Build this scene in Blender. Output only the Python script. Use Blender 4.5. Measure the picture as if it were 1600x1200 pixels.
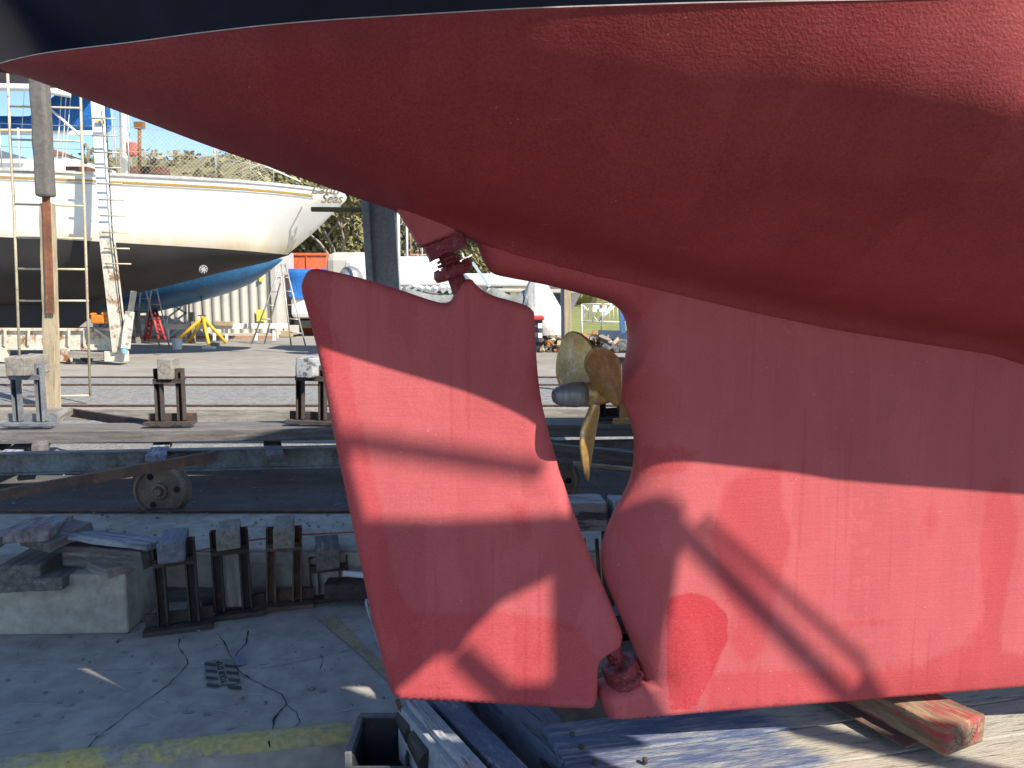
import bpy, bmesh, math, random
from mathutils import Vector, Matrix, Euler, geometry, noise
R=math.radians
sc=bpy.context.scene
for o in list(bpy.data.objects): bpy.data.objects.remove(o)
C=bpy.context.collection
random.seed(7)
# ------------------------------------------------------------------ camera, sky, sun, exposure
PITCH=R(6.5); CZ=1.35; F=1200.0
cd=bpy.data.cameras.new('camera'); cam=bpy.data.objects.new('camera',cd); C.objects.link(cam)
cam.location=(0,0,CZ); cam.rotation_euler=(R(90)-PITCH,0,0)
cd.sensor_width=36; cd.lens=36*F/1600; cd.clip_end=3000; cd.clip_start=.02
sc.camera=cam
SUN_EL=R(41); SAZ=R(129)     # azimuth clockwise from +Y
SD=Vector((math.sin(SAZ)*math.cos(SUN_EL),math.cos(SAZ)*math.cos(SUN_EL),math.sin(SUN_EL)))
w=bpy.data.worlds.new('World'); sc.world=w; w.use_nodes=True
nt=w.node_tree; sky=nt.nodes.new('ShaderNodeTexSky'); sky.sky_type='NISHITA'; sky.sun_disc=False
sky.sun_elevation=SUN_EL; sky.sun_rotation=SAZ; sky.ozone_density=3.0; sky.air_density=.85; sky.dust_density=.2
bg=nt.nodes['Background']; bg.inputs[1].default_value=.105
nt.links.new(sky.outputs[0],bg.inputs[0])
sl=bpy.data.lights.new('sun','SUN'); sl.energy=4.4; sl.angle=R(.42); sl.color=(1,.93,.82)
so=bpy.data.objects.new('sun',sl); C.objects.link(so); so.rotation_euler=SD.to_track_quat('Z','Y').to_euler(); so.location=(5,-5,8)
sc.view_settings.view_transform='Standard'; sc.view_settings.look='None'; sc.view_settings.gamma=1
sc.view_settings.exposure=1.0
sc.render.resolution_x=1024; sc.render.resolution_y=768
# ------------------------------------------------------------------ pixel helpers (pixels of the 1600x1200 photo)
cp,sp=math.cos(PITCH),math.sin(PITCH)
def ray(px,py):
    dx=(px-800)/F; dy=(600-py)/F
    return Vector((dx,cp+sp*dy,-sp+cp*dy))
def W(px,py,Y):
    r=ray(px,py); t=Y/r.y
    return Vector((r.x*t,Y,CZ+r.z*t))
def G(px,py,z=0.0):
    r=ray(px,py); t=(z-CZ)/r.z
    return Vector((r.x*t,r.y*t,z))
BYAW=R(8); BO=Vector((0,2.2,0))
U=Vector((math.cos(BYAW),math.sin(BYAW),0)); N=Vector((math.sin(BYAW),-math.cos(BYAW),0))
def BL(px,py,b=0.0):      # boat-local (s,-b,z) on the plane b in front of the centreplane
    r=ray(px,py); c0=Vector((0,0,CZ))
    t=(b-(c0-BO).dot(N))/r.dot(N); p=c0+r*t-BO
    return Vector((p.dot(U),-b,p.z))
def BPX(v):               # boat-local -> photo pixel
    p=BO+U*v.x-N*v.y+Vector((0,0,v.z)); p=p-Vector((0,0,CZ))
    zc=cp*p.y-sp*p.z; yc=sp*p.y+cp*p.z
    return (800+F*p.x/zc,600-F*yc/zc)
# ------------------------------------------------------------------ materials
MT={}
def L(nt,a,b): nt.links.new(a,b)
def mat(name,c1,c2=None,c3=None,scale=3.,stretch=(1,1,1),rough=.75,metal=0.,bump=.25,bscale=60.,detail=6,lo=.4,hi=.62,lo3=.58,hi3=.66,scale3=7.,spec=.5,bdist=.01,alpha=None,emit=None,coat=0,grit=.35):
    if name in MT: return MT[name]
    m=bpy.data.materials.new(name); m.use_nodes=True; nt=m.node_tree; B=nt.nodes['Principled BSDF']
    B.inputs['Roughness'].default_value=rough; B.inputs['Metallic'].default_value=metal
    B.inputs['Specular IOR Level'].default_value=spec; B.inputs['Coat Weight'].default_value=coat
    tc=nt.nodes.new('ShaderNodeTexCoord'); oi=nt.nodes.new('ShaderNodeObjectInfo')
    ad=nt.nodes.new('ShaderNodeVectorMath'); ad.operation='ADD'
    ml=nt.nodes.new('ShaderNodeMath'); ml.operation='MULTIPLY'; ml.inputs[1].default_value=37.
    L(nt,oi.outputs['Random'],ml.inputs[0]); L(nt,tc.outputs['Object'],ad.inputs[0]); L(nt,ml.outputs[0],ad.inputs[1])
    mp=nt.nodes.new('ShaderNodeMapping'); mp.inputs['Scale'].default_value=stretch; L(nt,ad.outputs[0],mp.inputs[0])
    def nz(s,d=detail,ro=.6):
        n=nt.nodes.new('ShaderNodeTexNoise'); n.inputs['Scale'].default_value=s; n.inputs['Detail'].default_value=d; n.inputs['Roughness'].default_value=ro
        L(nt,mp.outputs[0],n.inputs['Vector']); return n
    def ramp(src,a,b):
        r=nt.nodes.new('ShaderNodeMapRange'); r.inputs[1].default_value=a; r.inputs[2].default_value=b; L(nt,src,r.inputs[0]); return r
    def mix(f,a,b):
        x=nt.nodes.new('ShaderNodeMix'); x.data_type='RGBA'; L(nt,f,x.inputs[0])
        for k,v in ((6,a),(7,b)):
            if isinstance(v,tuple): x.inputs[k].default_value=(*v,1)
            else: L(nt,v,x.inputs[k])
        return x.outputs[2]
    c2=c2 or tuple(v*.8 for v in c1)
    n1=nz(scale); col=mix(ramp(n1.outputs[0],lo,hi).outputs[0],c1,c2)
    if c3: 
        n3=nz(scale3,8,.7); col=mix(ramp(n3.outputs[0],lo3,hi3).outputs[0],col,c3)
    nf=nz(scale*9,3)
    g=nt.nodes.new('ShaderNodeMix'); g.data_type='RGBA'; g.blend_type='MULTIPLY'; g.inputs[0].default_value=grit
    rr=ramp(nf.outputs[0],.3,.7); L(nt,col,g.inputs[6]); L(nt,rr.outputs[0],g.inputs[7]); 
    L(nt,g.outputs[2],B.inputs['Base Color'])
    if bump>0:
        nb=nz(bscale,4,.65); bp=nt.nodes.new('ShaderNodeBump'); bp.inputs['Strength'].default_value=bump; bp.inputs['Distance'].default_value=bdist
        L(nt,nb.outputs[0],bp.inputs['Height']); L(nt,bp.outputs[0],B.inputs['Normal'])
    MT[name]=m; return m
def red_paint(name,hull=False):
    m=bpy.data.materials.new(name); m.use_nodes=True; nt=m.node_tree; B=nt.nodes['Principled BSDF']
    N_=nt.nodes.new; tc=N_('ShaderNodeTexCoord')
    def nz(s,st=(1,1,1),d=5,ro=.6):
        mp=N_('ShaderNodeMapping'); mp.inputs['Scale'].default_value=st; L(nt,tc.outputs['Object'],mp.inputs[0])
        n=N_('ShaderNodeTexNoise'); n.inputs['Scale'].default_value=s; n.inputs['Detail'].default_value=d; n.inputs['Roughness'].default_value=ro
        L(nt,mp.outputs[0],n.inputs[0]); return n.outputs[0]
    def mr(src,a,b,c=0,d=1):
        r=N_('ShaderNodeMapRange'); r.inputs[1].default_value=a; r.inputs[2].default_value=b; r.inputs[3].default_value=c; r.inputs[4].default_value=d; L(nt,src,r.inputs[0]); return r.outputs[0]
    def mth(op,a,b):
        x=N_('ShaderNodeMath'); x.operation=op
        for k,v in enumerate((a,b)):
            if isinstance(v,(int,float)): x.inputs[k].default_value=v
            else: L(nt,v,x.inputs[k])
        return x.outputs[0]
    def mix(f,a,b,bt='MIX'):
        x=N_('ShaderNodeMix'); x.data_type='RGBA'; x.blend_type=bt
        if isinstance(f,(int,float)): x.inputs[0].default_value=f
        else: L(nt,f,x.inputs[0])
        for k,v in ((6,a),(7,b)):
            if isinstance(v,tuple): x.inputs[k].default_value=(*v,1)
            else: L(nt,v,x.inputs[k])
        return x.outputs[2]
    at=N_('ShaderNodeAttribute'); at.attribute_name='fresh'
    edge=mth('ADD',at.outputs['Fac'],mth('MULTIPLY',mth('SUBTRACT',nz(11.,(2.6,1,.7),9,.75),.5),.42))
    f=mr(mth('ADD',edge,mth('MULTIPLY',mth('SUBTRACT',nz(60.,(2,1,.6),4,.7),.5),.12)),-.06,.10,0,.52)
    at2=N_('ShaderNodeAttribute'); at2.attribute_name='strong'
    f=mth('MAXIMUM',f,mr(mth('ADD',at2.outputs['Fac'],mth('MULTIPLY',mth('SUBTRACT',nz(18.,(1.4,1,1),7,.7),.5),.2)),-.02,.04))
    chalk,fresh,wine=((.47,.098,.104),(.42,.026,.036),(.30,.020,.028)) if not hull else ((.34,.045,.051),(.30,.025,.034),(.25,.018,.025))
    base=mix(mr(nz(3.,(1,1,.6),6),.35,.7),chalk,tuple(v*.78 for v in chalk))
    base=mix(mth('MULTIPLY',mr(nz(9.,(1.5,1,.25),7,.7),.5,.62),.35),base,tuple(v*1.12 for v in chalk))
    fr=mix(mr(nz(5.),.35,.7),fresh,tuple(v*.78 for v in fresh))
    col=mix(f,base,fr)
    # thin vertical / horizontal brush seams
    col=mix(mth('MULTIPLY',mr(nz(7.,(6,1,.15),2,.4),.66,.69),.25),col,wine)
    col=mix(mth('MULTIPLY',mr(nz(160.,(1,1,1),3,.6),.35,.65),.16),col,(.62,.22,.2))
    vr=N_('ShaderNodeTexVoronoi'); vr.distance='CHEBYCHEV'; vr.inputs['Scale'].default_value=3.4; vr.inputs['Randomness'].default_value=.85
    mpv=N_('ShaderNodeMapping'); mpv.inputs['Scale'].default_value=(2.3,.01,.75); L(nt,tc.outputs['Object'],mpv.inputs[0]); 
    nw=N_('ShaderNodeVectorMath'); nw.operation='ADD'; nn_=N_('ShaderNodeTexNoise'); nn_.inputs['Scale'].default_value=30; nn_.inputs['Detail'].default_value=6; L(nt,tc.outputs['Object'],nn_.inputs[0])
    ns=N_('ShaderNodeVectorMath'); ns.operation='SCALE'; ns.inputs['Scale'].default_value=.05; L(nt,nn_.outputs['Color'],ns.inputs[0]); L(nt,mpv.outputs[0],nw.inputs[0]); L(nt,ns.outputs[0],nw.inputs[1]); L(nt,nw.outputs[0],vr.inputs['Vector'])
    sr=N_('ShaderNodeSeparateColor'); L(nt,vr.outputs['Color'],sr.inputs[0])
    col=mix(mth('MULTIPLY',sr.outputs[0],.26),col,tuple(v*.72 for v in fresh)); col=mix(mth('MULTIPLY',sr.outputs[1],.16),col,tuple(min(1,v*1.25) for v in chalk))
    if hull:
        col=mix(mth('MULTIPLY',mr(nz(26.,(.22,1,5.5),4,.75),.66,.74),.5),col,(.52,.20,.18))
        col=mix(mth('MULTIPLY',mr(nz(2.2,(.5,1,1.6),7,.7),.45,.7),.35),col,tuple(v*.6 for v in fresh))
    # small pale specks
    vo=N_('ShaderNodeTexVoronoi'); vo.inputs['Scale'].default_value=26.; L(nt,tc.outputs['Object'],vo.inputs['Vector'])
    spk=mth('MULTIPLY',mth('LESS_THAN',vo.outputs['Distance'],.055),mth('GREATER_THAN',nz(2.3),.53))
    col=mix(mth('MULTIPLY',spk,.45),col,(.6,.33,.3))
    L(nt,col,B.inputs['Base Color'])
    B.inputs['Roughness'].default_value=.55; B.inputs['Specular IOR Level'].default_value=.22 if not hull else .3
    if hull:
        sz=N_('ShaderNodeSeparateXYZ'); L(nt,tc.outputs['Object'],sz.inputs[0]); amp=mth('MULTIPLY',mr(mth('ADD',sz.outputs['Z'],mth('MULTIPLY',sz.outputs['X'],.18)),1.62,2.0,.45,2.1),1.)
    else: amp=.7
    h=mth('ADD',mth('MULTIPLY',nz(170. if hull else 130.,(1,1,1),3,.55),amp),mth('MULTIPLY',nz(60.,(.10,1,2.4),4,.6),.9))
    h=mth('ADD',h,mth('MULTIPLY',nz(300.,(1,1,1),2,.5),.35))
    h=mth('ADD',h,mth('MULTIPLY',f,-.25))
    h=mth('ADD',h,mth('MULTIPLY',nz(5.),1.6))
    bp=N_('ShaderNodeBump'); bp.inputs['Strength'].default_value=.55; bp.inputs['Distance'].default_value=.0014 if not hull else .0013
    L(nt,h,bp.inputs['Height']); L(nt,bp.outputs[0],B.inputs['Normal'])
    return m
# ------------------------------------------------------------------ objects
WM={}
def empty(name,loc,rz=0.):
    o=bpy.data.objects.new(name,None); C.objects.link(o); o.location=loc; o.rotation_euler=(0,0,rz); o.empty_display_size=.1
    WM[o]=Matrix.Translation(Vector(loc))@Matrix.Rotation(rz,4,'Z'); return o
def tag(o,label=None,cat=None,group=None,kind=None):
    if label: o['label']=label
    if cat: o['category']=cat
    if group: o['group']=group
    if kind: o['kind']=kind
    return o
def thing(name,loc,label,cat,group=None,rz=0.): return tag(empty(name,loc,rz),label,cat,group)
def link(name,bm,m,parent=None,raw=False,smooth=False,bev=0.,base=None):
    """bm in world coordinates unless raw; base = origin for a top-level mesh"""
    P=WM[parent] if parent else Matrix.Identity(4)
    me=bpy.data.meshes.new(name)
    if parent and not raw: bmesh.ops.transform(bm,matrix=P.inverted(),verts=bm.verts)
    if not parent and base is not None:
        bmesh.ops.transform(bm,matrix=Matrix.Translation(-Vector(base)),verts=bm.verts)
    bmesh.ops.recalc_face_normals(bm,faces=bm.faces) if not smooth=='keep' else None
    bm.to_mesh(me); bm.free(); o=bpy.data.objects.new(name,me); C.objects.link(o)
    if m: me.materials.append(m)
    if parent: o.parent=parent; WM[o]=P
    else:
        if base is not None: o.location=base
        WM[o]=Matrix.Translation(o.location)
    if smooth:
        for p in me.polygons: p.use_smooth=True
    if bev>0:
        b=o.modifiers.new('bevel','BEVEL'); b.width=bev; b.segments=2; b.limit_method='ANGLE'; b.angle_limit=R(40)
    return o
def frame(a,b,up=Vector((0,0,1))):
    x=(b-a).normalized(); u=Vector(up)
    if abs(x.dot(u))>.98: u=Vector((0,1,0))
    y=u.cross(x).normalized(); z=x.cross(y)
    M=Matrix((x,y,z)).transposed().to_4x4(); M.translation=a; return M
def rect(w,h): return [(-w/2,-h/2),(w/2,-h/2),(w/2,h/2),(-w/2,h/2)]
def chan(w,h,t): return [(-w/2,-h/2),(w/2,-h/2),(w/2,-h/2+t),(-w/2+t,-h/2+t),(-w/2+t,h/2-t),(w/2,h/2-t),(w/2,h/2),(-w/2,h/2)]
def chanR(w,h,t): return [(-x,y) for x,y in reversed(chan(w,h,t))]
def ibeam(w,h,t): return [(-w/2,-h/2),(w/2,-h/2),(w/2,-h/2+t),(t/2,-h/2+t),(t/2,h/2-t),(w/2,h/2-t),(w/2,h/2),(-w/2,h/2),(-w/2,h/2-t),(-t/2,h/2-t),(-t/2,-h/2+t),(-w/2,-h/2+t)]
def sweep(name,a,b,prof,m,parent=None,up=(0,0,1),bev=.003,jit=0.,seg=1):
    """bar from a to b; local x runs along it (grain); an object of its own"""
    a=Vector(a); b=Vector(b); Lg=(b-a).length; M=frame(a,b,up); bm=bmesh.new(); rows=[]
    for i in range(seg+1):
        rows.append([bm.verts.new((Lg*i/seg+(random.uniform(-jit,jit) if i in(0,seg) else 0),p[0]+random.uniform(-jit,jit),p[1]+random.uniform(-jit,jit))) for p in prof])
    n=len(prof)
    for i in range(seg):
        for j in range(n): bm.faces.new((rows[i][j],rows[i+1][j],rows[i+1][(j+1)%n],rows[i][(j+1)%n]))
    bm.faces.new(rows[0]); bm.faces.new(rows[-1][::-1])
    bmesh.ops.recalc_face_normals(bm,faces=bm.faces)
    me=bpy.data.meshes.new(name); bm.to_mesh(me); bm.free(); me.materials.append(m)
    o=bpy.data.objects.new(name,me); C.objects.link(o)
    if parent: o.parent=parent; o.matrix_basis=WM[parent].inverted()@M
    else: o.matrix_basis=M
    WM[o]=M
    if bev>0:
        q=o.modifiers.new('bevel','BEVEL'); q.width=bev; q.segments=2; q.limit_method='ANGLE'; q.angle_limit=R(40)
    return o
def timber(name,a,b,w,h,m,parent=None,up=(0,0,1),jit=.003,seg=6,bev=.004): return sweep(name,a,b,rect(w,h),m,parent,up,bev,jit,seg)
def abox(bm,c,s,rz=0.,M=None):
    r=bmesh.ops.create_cube(bm,size=1.); T=Matrix.Translation(Vector(c))@Matrix.Rotation(rz,4,'Z')@Matrix.Diagonal((*s,1))
    if M is not None: T=M@T
    bmesh.ops.transform(bm,matrix=T,verts=r['verts']); return r['verts']
def atube(bm,pts,r,n=8,cap=True,rs=None):
    pts=[Vector(p) for p in pts]; rows=[]
    pv=None
    for i,p in enumerate(pts):
        d=(pts[min(i+1,len(pts)-1)]-pts[max(i-1,0)]).normalized()
        u=Vector((0,0,1)) if abs(d.z)<.9 else Vector((0,1,0))
        if pv is not None: u=pv
        x=d.cross(u).normalized(); y=x.cross(d).normalized(); pv=y
        rr=rs[i] if rs else r
        rows.append([bm.verts.new(p+(x*math.cos(k*2*math.pi/n)+y*math.sin(k*2*math.pi/n))*rr) for k in range(n)])
    for i in range(len(rows)-1):
        for k in range(n): bm.faces.new((rows[i][k],rows[i][(k+1)%n],rows[i+1][(k+1)%n],rows[i+1][k]))
    if cap: bm.faces.new(rows[0][::-1]); bm.faces.new(rows[-1])
def tube(name,pts,r,m,parent=None,n=8,base=None,rs=None,smooth=True):
    bm=bmesh.new(); atube(bm,pts,r,n,rs=rs)
    o=link(name,bm,m,parent,base=base if base is not None else (None if parent else pts[0]))
    for p in o.data.polygons: p.use_smooth=len(p.vertices)==4
    return o
def boxo(name,c,s,m,parent=None,rz=0.,bev=.004,base=None):
    bm=bmesh.new(); abox(bm,c,s,rz); return link(name,bm,m,parent,bev=bev,base=base if parent or base is not None else c)
def prism(bm,poly,off):
    """poly: list of 3D points (planar), extruded by vector off"""
    a=[bm.verts.new(p) for p in poly]; b=[bm.verts.new(Vector(p)+Vector(off)) for p in poly]
    bm.faces.new(a); bm.faces.new(b[::-1]); n=len(a)
    for i in range(n): bm.faces.new((a[i],b[i],b[(i+1)%n],a[(i+1)%n]))
def sheet(name,pts,m,kind='structure',sub=0):
    bm=bmesh.new(); bm.faces.new([bm.verts.new(p) for p in pts])
    o=link(name,bm,m,smooth='keep')
    if kind: o['kind']=kind
    return o
def lathe(bm,a,ax,prof,n=32):
    """prof list of (t along ax, radius)"""
    ax=Vector(ax).normalized(); u=Vector((0,0,1)) if abs(ax.z)<.9 else Vector((1,0,0))
    x=ax.cross(u).normalized(); y=x.cross(ax); rows=[]
    for t,r in prof:
        rows.append([bm.verts.new(Vector(a)+ax*t+(x*math.cos(k*2*math.pi/n)+y*math.sin(k*2*math.pi/n))*max(r,1e-4)) for k in range(n)])
    for i in range(len(rows)-1):
        for k in range(n): bm.faces.new((rows[i][k],rows[i][(k+1)%n],rows[i+1][(k+1)%n],rows[i+1][k]))
    bm.faces.new(rows[0][::-1]); bm.faces.new(rows[-1])
def copytree(o,loc,rz=None,label=None,parent=None):
    c=o.copy(); C.objects.link(c); c.parent=parent
    if parent is None:
        c.location=loc
        if rz is not None: c.rotation_euler[2]=rz
        if label: c['label']=label
    for ch in [x for x in bpy.data.objects if x.parent==o]:
        copytree(ch,None,None,None,c)
    return c
# ------------------------------------------------------------------ material set
wood_grey=mat('weathered_timber',(.37,.335,.285),(.23,.205,.18),(.50,.45,.38),scale=2.5,stretch=(1.2,14,14),rough=.9,bump=.6,bscale=14,bdist=.006,scale3=3)
wood_dark=mat('dark_weathered_timber',(.21,.195,.18),(.125,.115,.108),(.33,.30,.27),scale=2.5,stretch=(1.2,14,14),rough=.88,bump=.6,bscale=14,bdist=.006,scale3=3)
wood_pale=mat('pale_dry_timber',(.50,.40,.25),(.36,.29,.19),(.24,.2,.15),scale=2.5,stretch=(1.,10,10),rough=.9,bump=.5,bscale=12,bdist=.006,scale3=4)
wood_white=mat('peeling_white_timber',(.48,.50,.52),(.36,.37,.38),(.13,.12,.115),scale=3,stretch=(1.2,9,9),rough=.85,bump=.7,bscale=14,bdist=.006,scale3=3,lo3=.52,hi3=.57)
wood_blue=mat('blue_painted_timber',(.07,.10,.20),(.12,.145,.22),(.38,.38,.34),scale=3,stretch=(2.,16,12),rough=.8,bump=.9,bscale=10,bdist=.006,scale3=2.8,lo3=.47,hi3=.68)
wood_paint=mat('paint_splashed_timber',(.34,.32,.31),(.15,.14,.14),(.42,.10,.11),scale=4,stretch=(1.5,7,7),rough=.85,bump=.6,bscale=14,bdist=.005,scale3=3.2,lo3=.56,hi3=.62)
wood_bluesp=mat('blue_splashed_timber',(.42,.44,.48),(.17,.17,.19),(.06,.14,.40),scale=4,stretch=(1.2,8,8),rough=.85,bump=.6,bscale=14,bdist=.005,scale3=3.2,lo3=.56,hi3=.62)
rust=mat('rusty_steel',(.19,.115,.08),(.11,.07,.052),(.30,.13,.06),scale=9,rough=.9,bump=.5,bscale=70,scale3=14,bdist=.004)
rust_dark=mat('dark_rusted_steel',(.085,.062,.052),(.05,.04,.036),(.17,.075,.045),scale=9,rough=.85,bump=.5,bscale=70,scale3=10,bdist=.004)
galv=mat('galvanised_steel',(.30,.31,.33),(.20,.21,.23),(.16,.09,.06),scale=8,rough=.6,metal=.3,bump=.25,bscale=60,scale3=9,lo3=.6,hi3=.68)
grey_steel=mat('grey_painted_steel',(.40,.43,.46),(.33,.355,.385),(.45,.45,.45),scale=5,rough=.55,bump=.15,bscale=50,scale3=12,lo3=.66,hi3=.7)
rusty_grey=mat('grey_steel_with_rust',(.36,.38,.36),(.25,.265,.255),(.17,.09,.055),scale=5,rough=.75,bump=.4,bscale=50,scale3=3.5,lo3=.5,hi3=.62)
rust_white=mat('rust_streaked_white_steel',(.72,.68,.56),(.58,.53,.42),(.30,.12,.04),scale=4,rough=.7,bump=.3,bscale=40,scale3=3.2,lo3=.54,hi3=.62)
white_paint=mat('white_gloss_paint',(.80,.79,.74),(.74,.73,.68),grit=.08,scale=1.5,rough=.3,bump=.03,bscale=20)
white_plain=mat('white_plastic',(.78,.78,.76),(.70,.70,.68),grit=.08,scale=4,rough=.5,bump=.05)
alu=mat('aluminium_tube',(.62,.60,.55),(.48,.46,.42),scale=10,rough=.45,metal=.4,bump=.05)
cream_rail=mat('cream_painted_tube',(.66,.58,.40),(.52,.44,.30),(.3,.16,.08),scale=5,rough=.6,bump=.1,scale3=6,lo3=.62,hi3=.7)
carpet=mat('grey_carpet',(.20,.185,.165),(.15,.14,.125),scale=18,rough=1,bump=1.,bscale=120,bdist=.01)
concrete=mat('weathered_concrete',(.52,.475,.39),(.42,.385,.32),(.27,.245,.20),scale=1.6,rough=.92,bump=.35,bscale=30,scale3=5,lo3=.58,hi3=.75,bdist=.008)
slab_m=mat('cracked_slab_concrete',(.46,.425,.37),(.38,.355,.315),(.58,.545,.48),scale=1.1,rough=.85,bump=.35,bscale=45,scale3=1.9,lo3=.60,hi3=.74,bdist=.006,detail=9)
yard_m=mat('pale_yard_concrete',(.35,.32,.275),(.29,.265,.23),(.22,.2,.17),scale=.35,stretch=(1,3,1),rough=.95,bump=.3,bscale=8,scale3=1.2,bdist=.02)
gravel_m=mat('grey_gravel',(.42,.41,.38),(.26,.255,.25),(.14,.14,.14),scale=14,rough=1,bump=.9,bscale=55,scale3=45,lo3=.5,hi3=.62,bdist=.03,detail=8)
asphalt_m=mat('dark_coarse_asphalt',(.13,.13,.133),(.18,.17,.16),(.30,.285,.26),scale=2.5,stretch=(1,2.6,1),rough=.95,bump=.9,bscale=90,scale3=60,lo3=.62,hi3=.70,bdist=.02,detail=8)
pit_m=mat('damp_pit_floor',(.07,.07,.072),(.04,.04,.043),(.12,.11,.10),scale=4,rough=.9,bump=.5,bscale=30,scale3=12)
yellow_m=mat('worn_yellow_paint',(.58,.50,.17),(.50,.45,.22),(.36,.34,.29),scale=5,rough=.8,bump=.3,bscale=40,scale3=6,lo3=.50,hi3=.60)
ochre_m=mat('faded_yellow_line',(.46,.38,.20),(.34,.30,.19),(.2,.2,.19),scale=5,rough=.85,bump=.2,bscale=40,scale3=9,lo3=.55,hi3=.66)
crack_m=mat('crack_shadow_dirt',(.02,.02,.022),(.035,.033,.03),rough=1,bump=0)
black_m=mat('black_plastic',(.022,.026,.032),(.035,.04,.046),(.10,.12,.16),scale=4,rough=.5,bump=.1,scale3=4,lo3=.64,hi3=.7)
rubber_m=mat('black_rubber',(.02,.02,.02),(.035,.035,.033),rough=.6,bump=.1)
navy_m=mat('navy_gloss_topsides',(.006,.011,.035),(.009,.015,.042),scale=2,rough=.16,bump=.06,bscale=9,spec=.3,coat=0,bdist=.004)
bronze_m=mat('worn_bronze',(.66,.43,.15),(.48,.30,.11),(.68,.54,.38),scale=9,rough=.42,metal=.6,bump=.12,bscale=30,scale3=14,lo3=.52,hi3=.66,bdist=.002)
zinc_m=mat('grey_zinc_anode',(.36,.365,.38),(.25,.255,.265),scale=6,stretch=(14,1,1),rough=.5,metal=.5,bump=.5,bscale=10,bdist=.002)
deck_m=mat('cream_deck',(.6,.58,.5),rough=.8)
blue_tarp=mat('blue_canvas',(.015,.17,.55),(.01,.12,.42),scale=3,rough=.7,bump=.5,bscale=5,bdist=.05)
blue_hull=mat('blue_hull_paint',(.05,.20,.42),(.035,.15,.33),scale=2,rough=.4,bump=.05)
darkbot_m=mat('charcoal_antifouling',(.026,.024,.024),(.038,.035,.034),grit=.08,scale=1.2,rough=.7,bump=.1)
red_m=mat('bright_red_paint',(.60,.05,.05),(.45,.03,.03),rough=.5,bump=.05)
orange_m=mat('orange_plastic',(.85,.26,.02),(.75,.2,.02),rough=.5,bump=.05)
ored_m=mat('orange_red_container_paint',(.80,.17,.05),(.72,.14,.045),scale=1,rough=.6,bump=.05)
yel_m=mat('yellow_paint',(.80,.50,.03),(.66,.38,.02),rough=.5,bump=.05)
lemon_m=mat('pale_yellow_sticker',(.82,.78,.12),(.75,.72,.12),rough=.5,bump=0)
cont_m=mat('pale_grey_container_paint',(.50,.475,.42),(.43,.41,.36),(.36,.32,.26),grit=.08,scale=.8,rough=.6,bump=.05,scale3=2,lo3=.66,hi3=.75)
tarp_w=mat('off_white_cover_cloth',(.62,.60,.56),(.52,.50,.47),grit=.08,scale=2,rough=.9,bump=.4,bscale=4,bdist=.08)
grey_tarp=mat('grey_inflatable_cover',(.26,.27,.25),(.18,.19,.18),scale=2,rough=.8,bump=.4,bscale=4,bdist=.05)
leaf_a=mat('olive_leaves',(.31,.28,.12),(.19,.185,.08),(.40,.34,.19),scale=.5,rough=.8,bump=0,scale3=1.1)
leaf_b=mat('grey_green_leaves',(.25,.235,.13),(.155,.155,.08),(.35,.30,.18),scale=.5,rough=.8,bump=0,scale3=1.1)
bark_m=mat('pale_gum_bark',(.42,.38,.32),(.28,.24,.2),rough=.9)
hill_m=mat('scrub_hillside',(.15,.15,.07),(.22,.19,.10),(.085,.095,.045),scale=.05,rough=1,bump=0,scale3=.11,detail=10)
grass_m=mat('sunlit_grass',(.26,.28,.08),(.20,.23,.07),(.32,.30,.13),scale=.6,rough=1,bump=.3,bscale=8)
brick_m=mat('red_brick_wall',(.36,.16,.10),(.28,.12,.08),scale=2,rough=.9,bump=.2)
glass_m=mat('blue_tinted_window',(.10,.17,.24),(.06,.10,.15),scale=1,rough=.15,bump=0)
ochre_stripe=mat('ochre_stripe_paint',(.55,.34,.07),(.5,.3,.06),rough=.4,bump=0)
olive_m=mat('olive_painted_pipe',(.16,.13,.03),(.12,.10,.03),rough=.5,bump=.1)
net_m=mat('cream_net_cord',(.66,.60,.48),(.6,.55,.44),rough=.9,bump=0)
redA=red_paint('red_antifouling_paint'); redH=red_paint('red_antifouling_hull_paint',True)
red_rough=mat('lumpy_red_antifouling',(.30,.035,.045),(.22,.02,.03),(.40,.16,.15),scale=25,rough=.45,bump=1.,bscale=70,bdist=.012,scale3=60,lo3=.55,hi3=.7)
cap_white=mat('white_boottop_edge',(.7,.66,.62),(.6,.56,.52),rough=.6,bump=.1)
# ------------------------------------------------------------------ ground
ZS=-.25; YL=3.97; YE=2.62
sheet('ground',[(-600,YL,0),(600,YL,0),(600,900,0),(-600,900,0)],yard_m)
sheet('gravel_strip',[(-60,4.72,.004),(60,4.72,.004),(60,12.7,.004),(-60,12.7,.004)],gravel_m)
sheet('asphalt_strip',[(-60,4.74,.008),(60,4.74,.008),(60,5.95,.008),(-60,5.95,.008)],asphalt_m)
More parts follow.
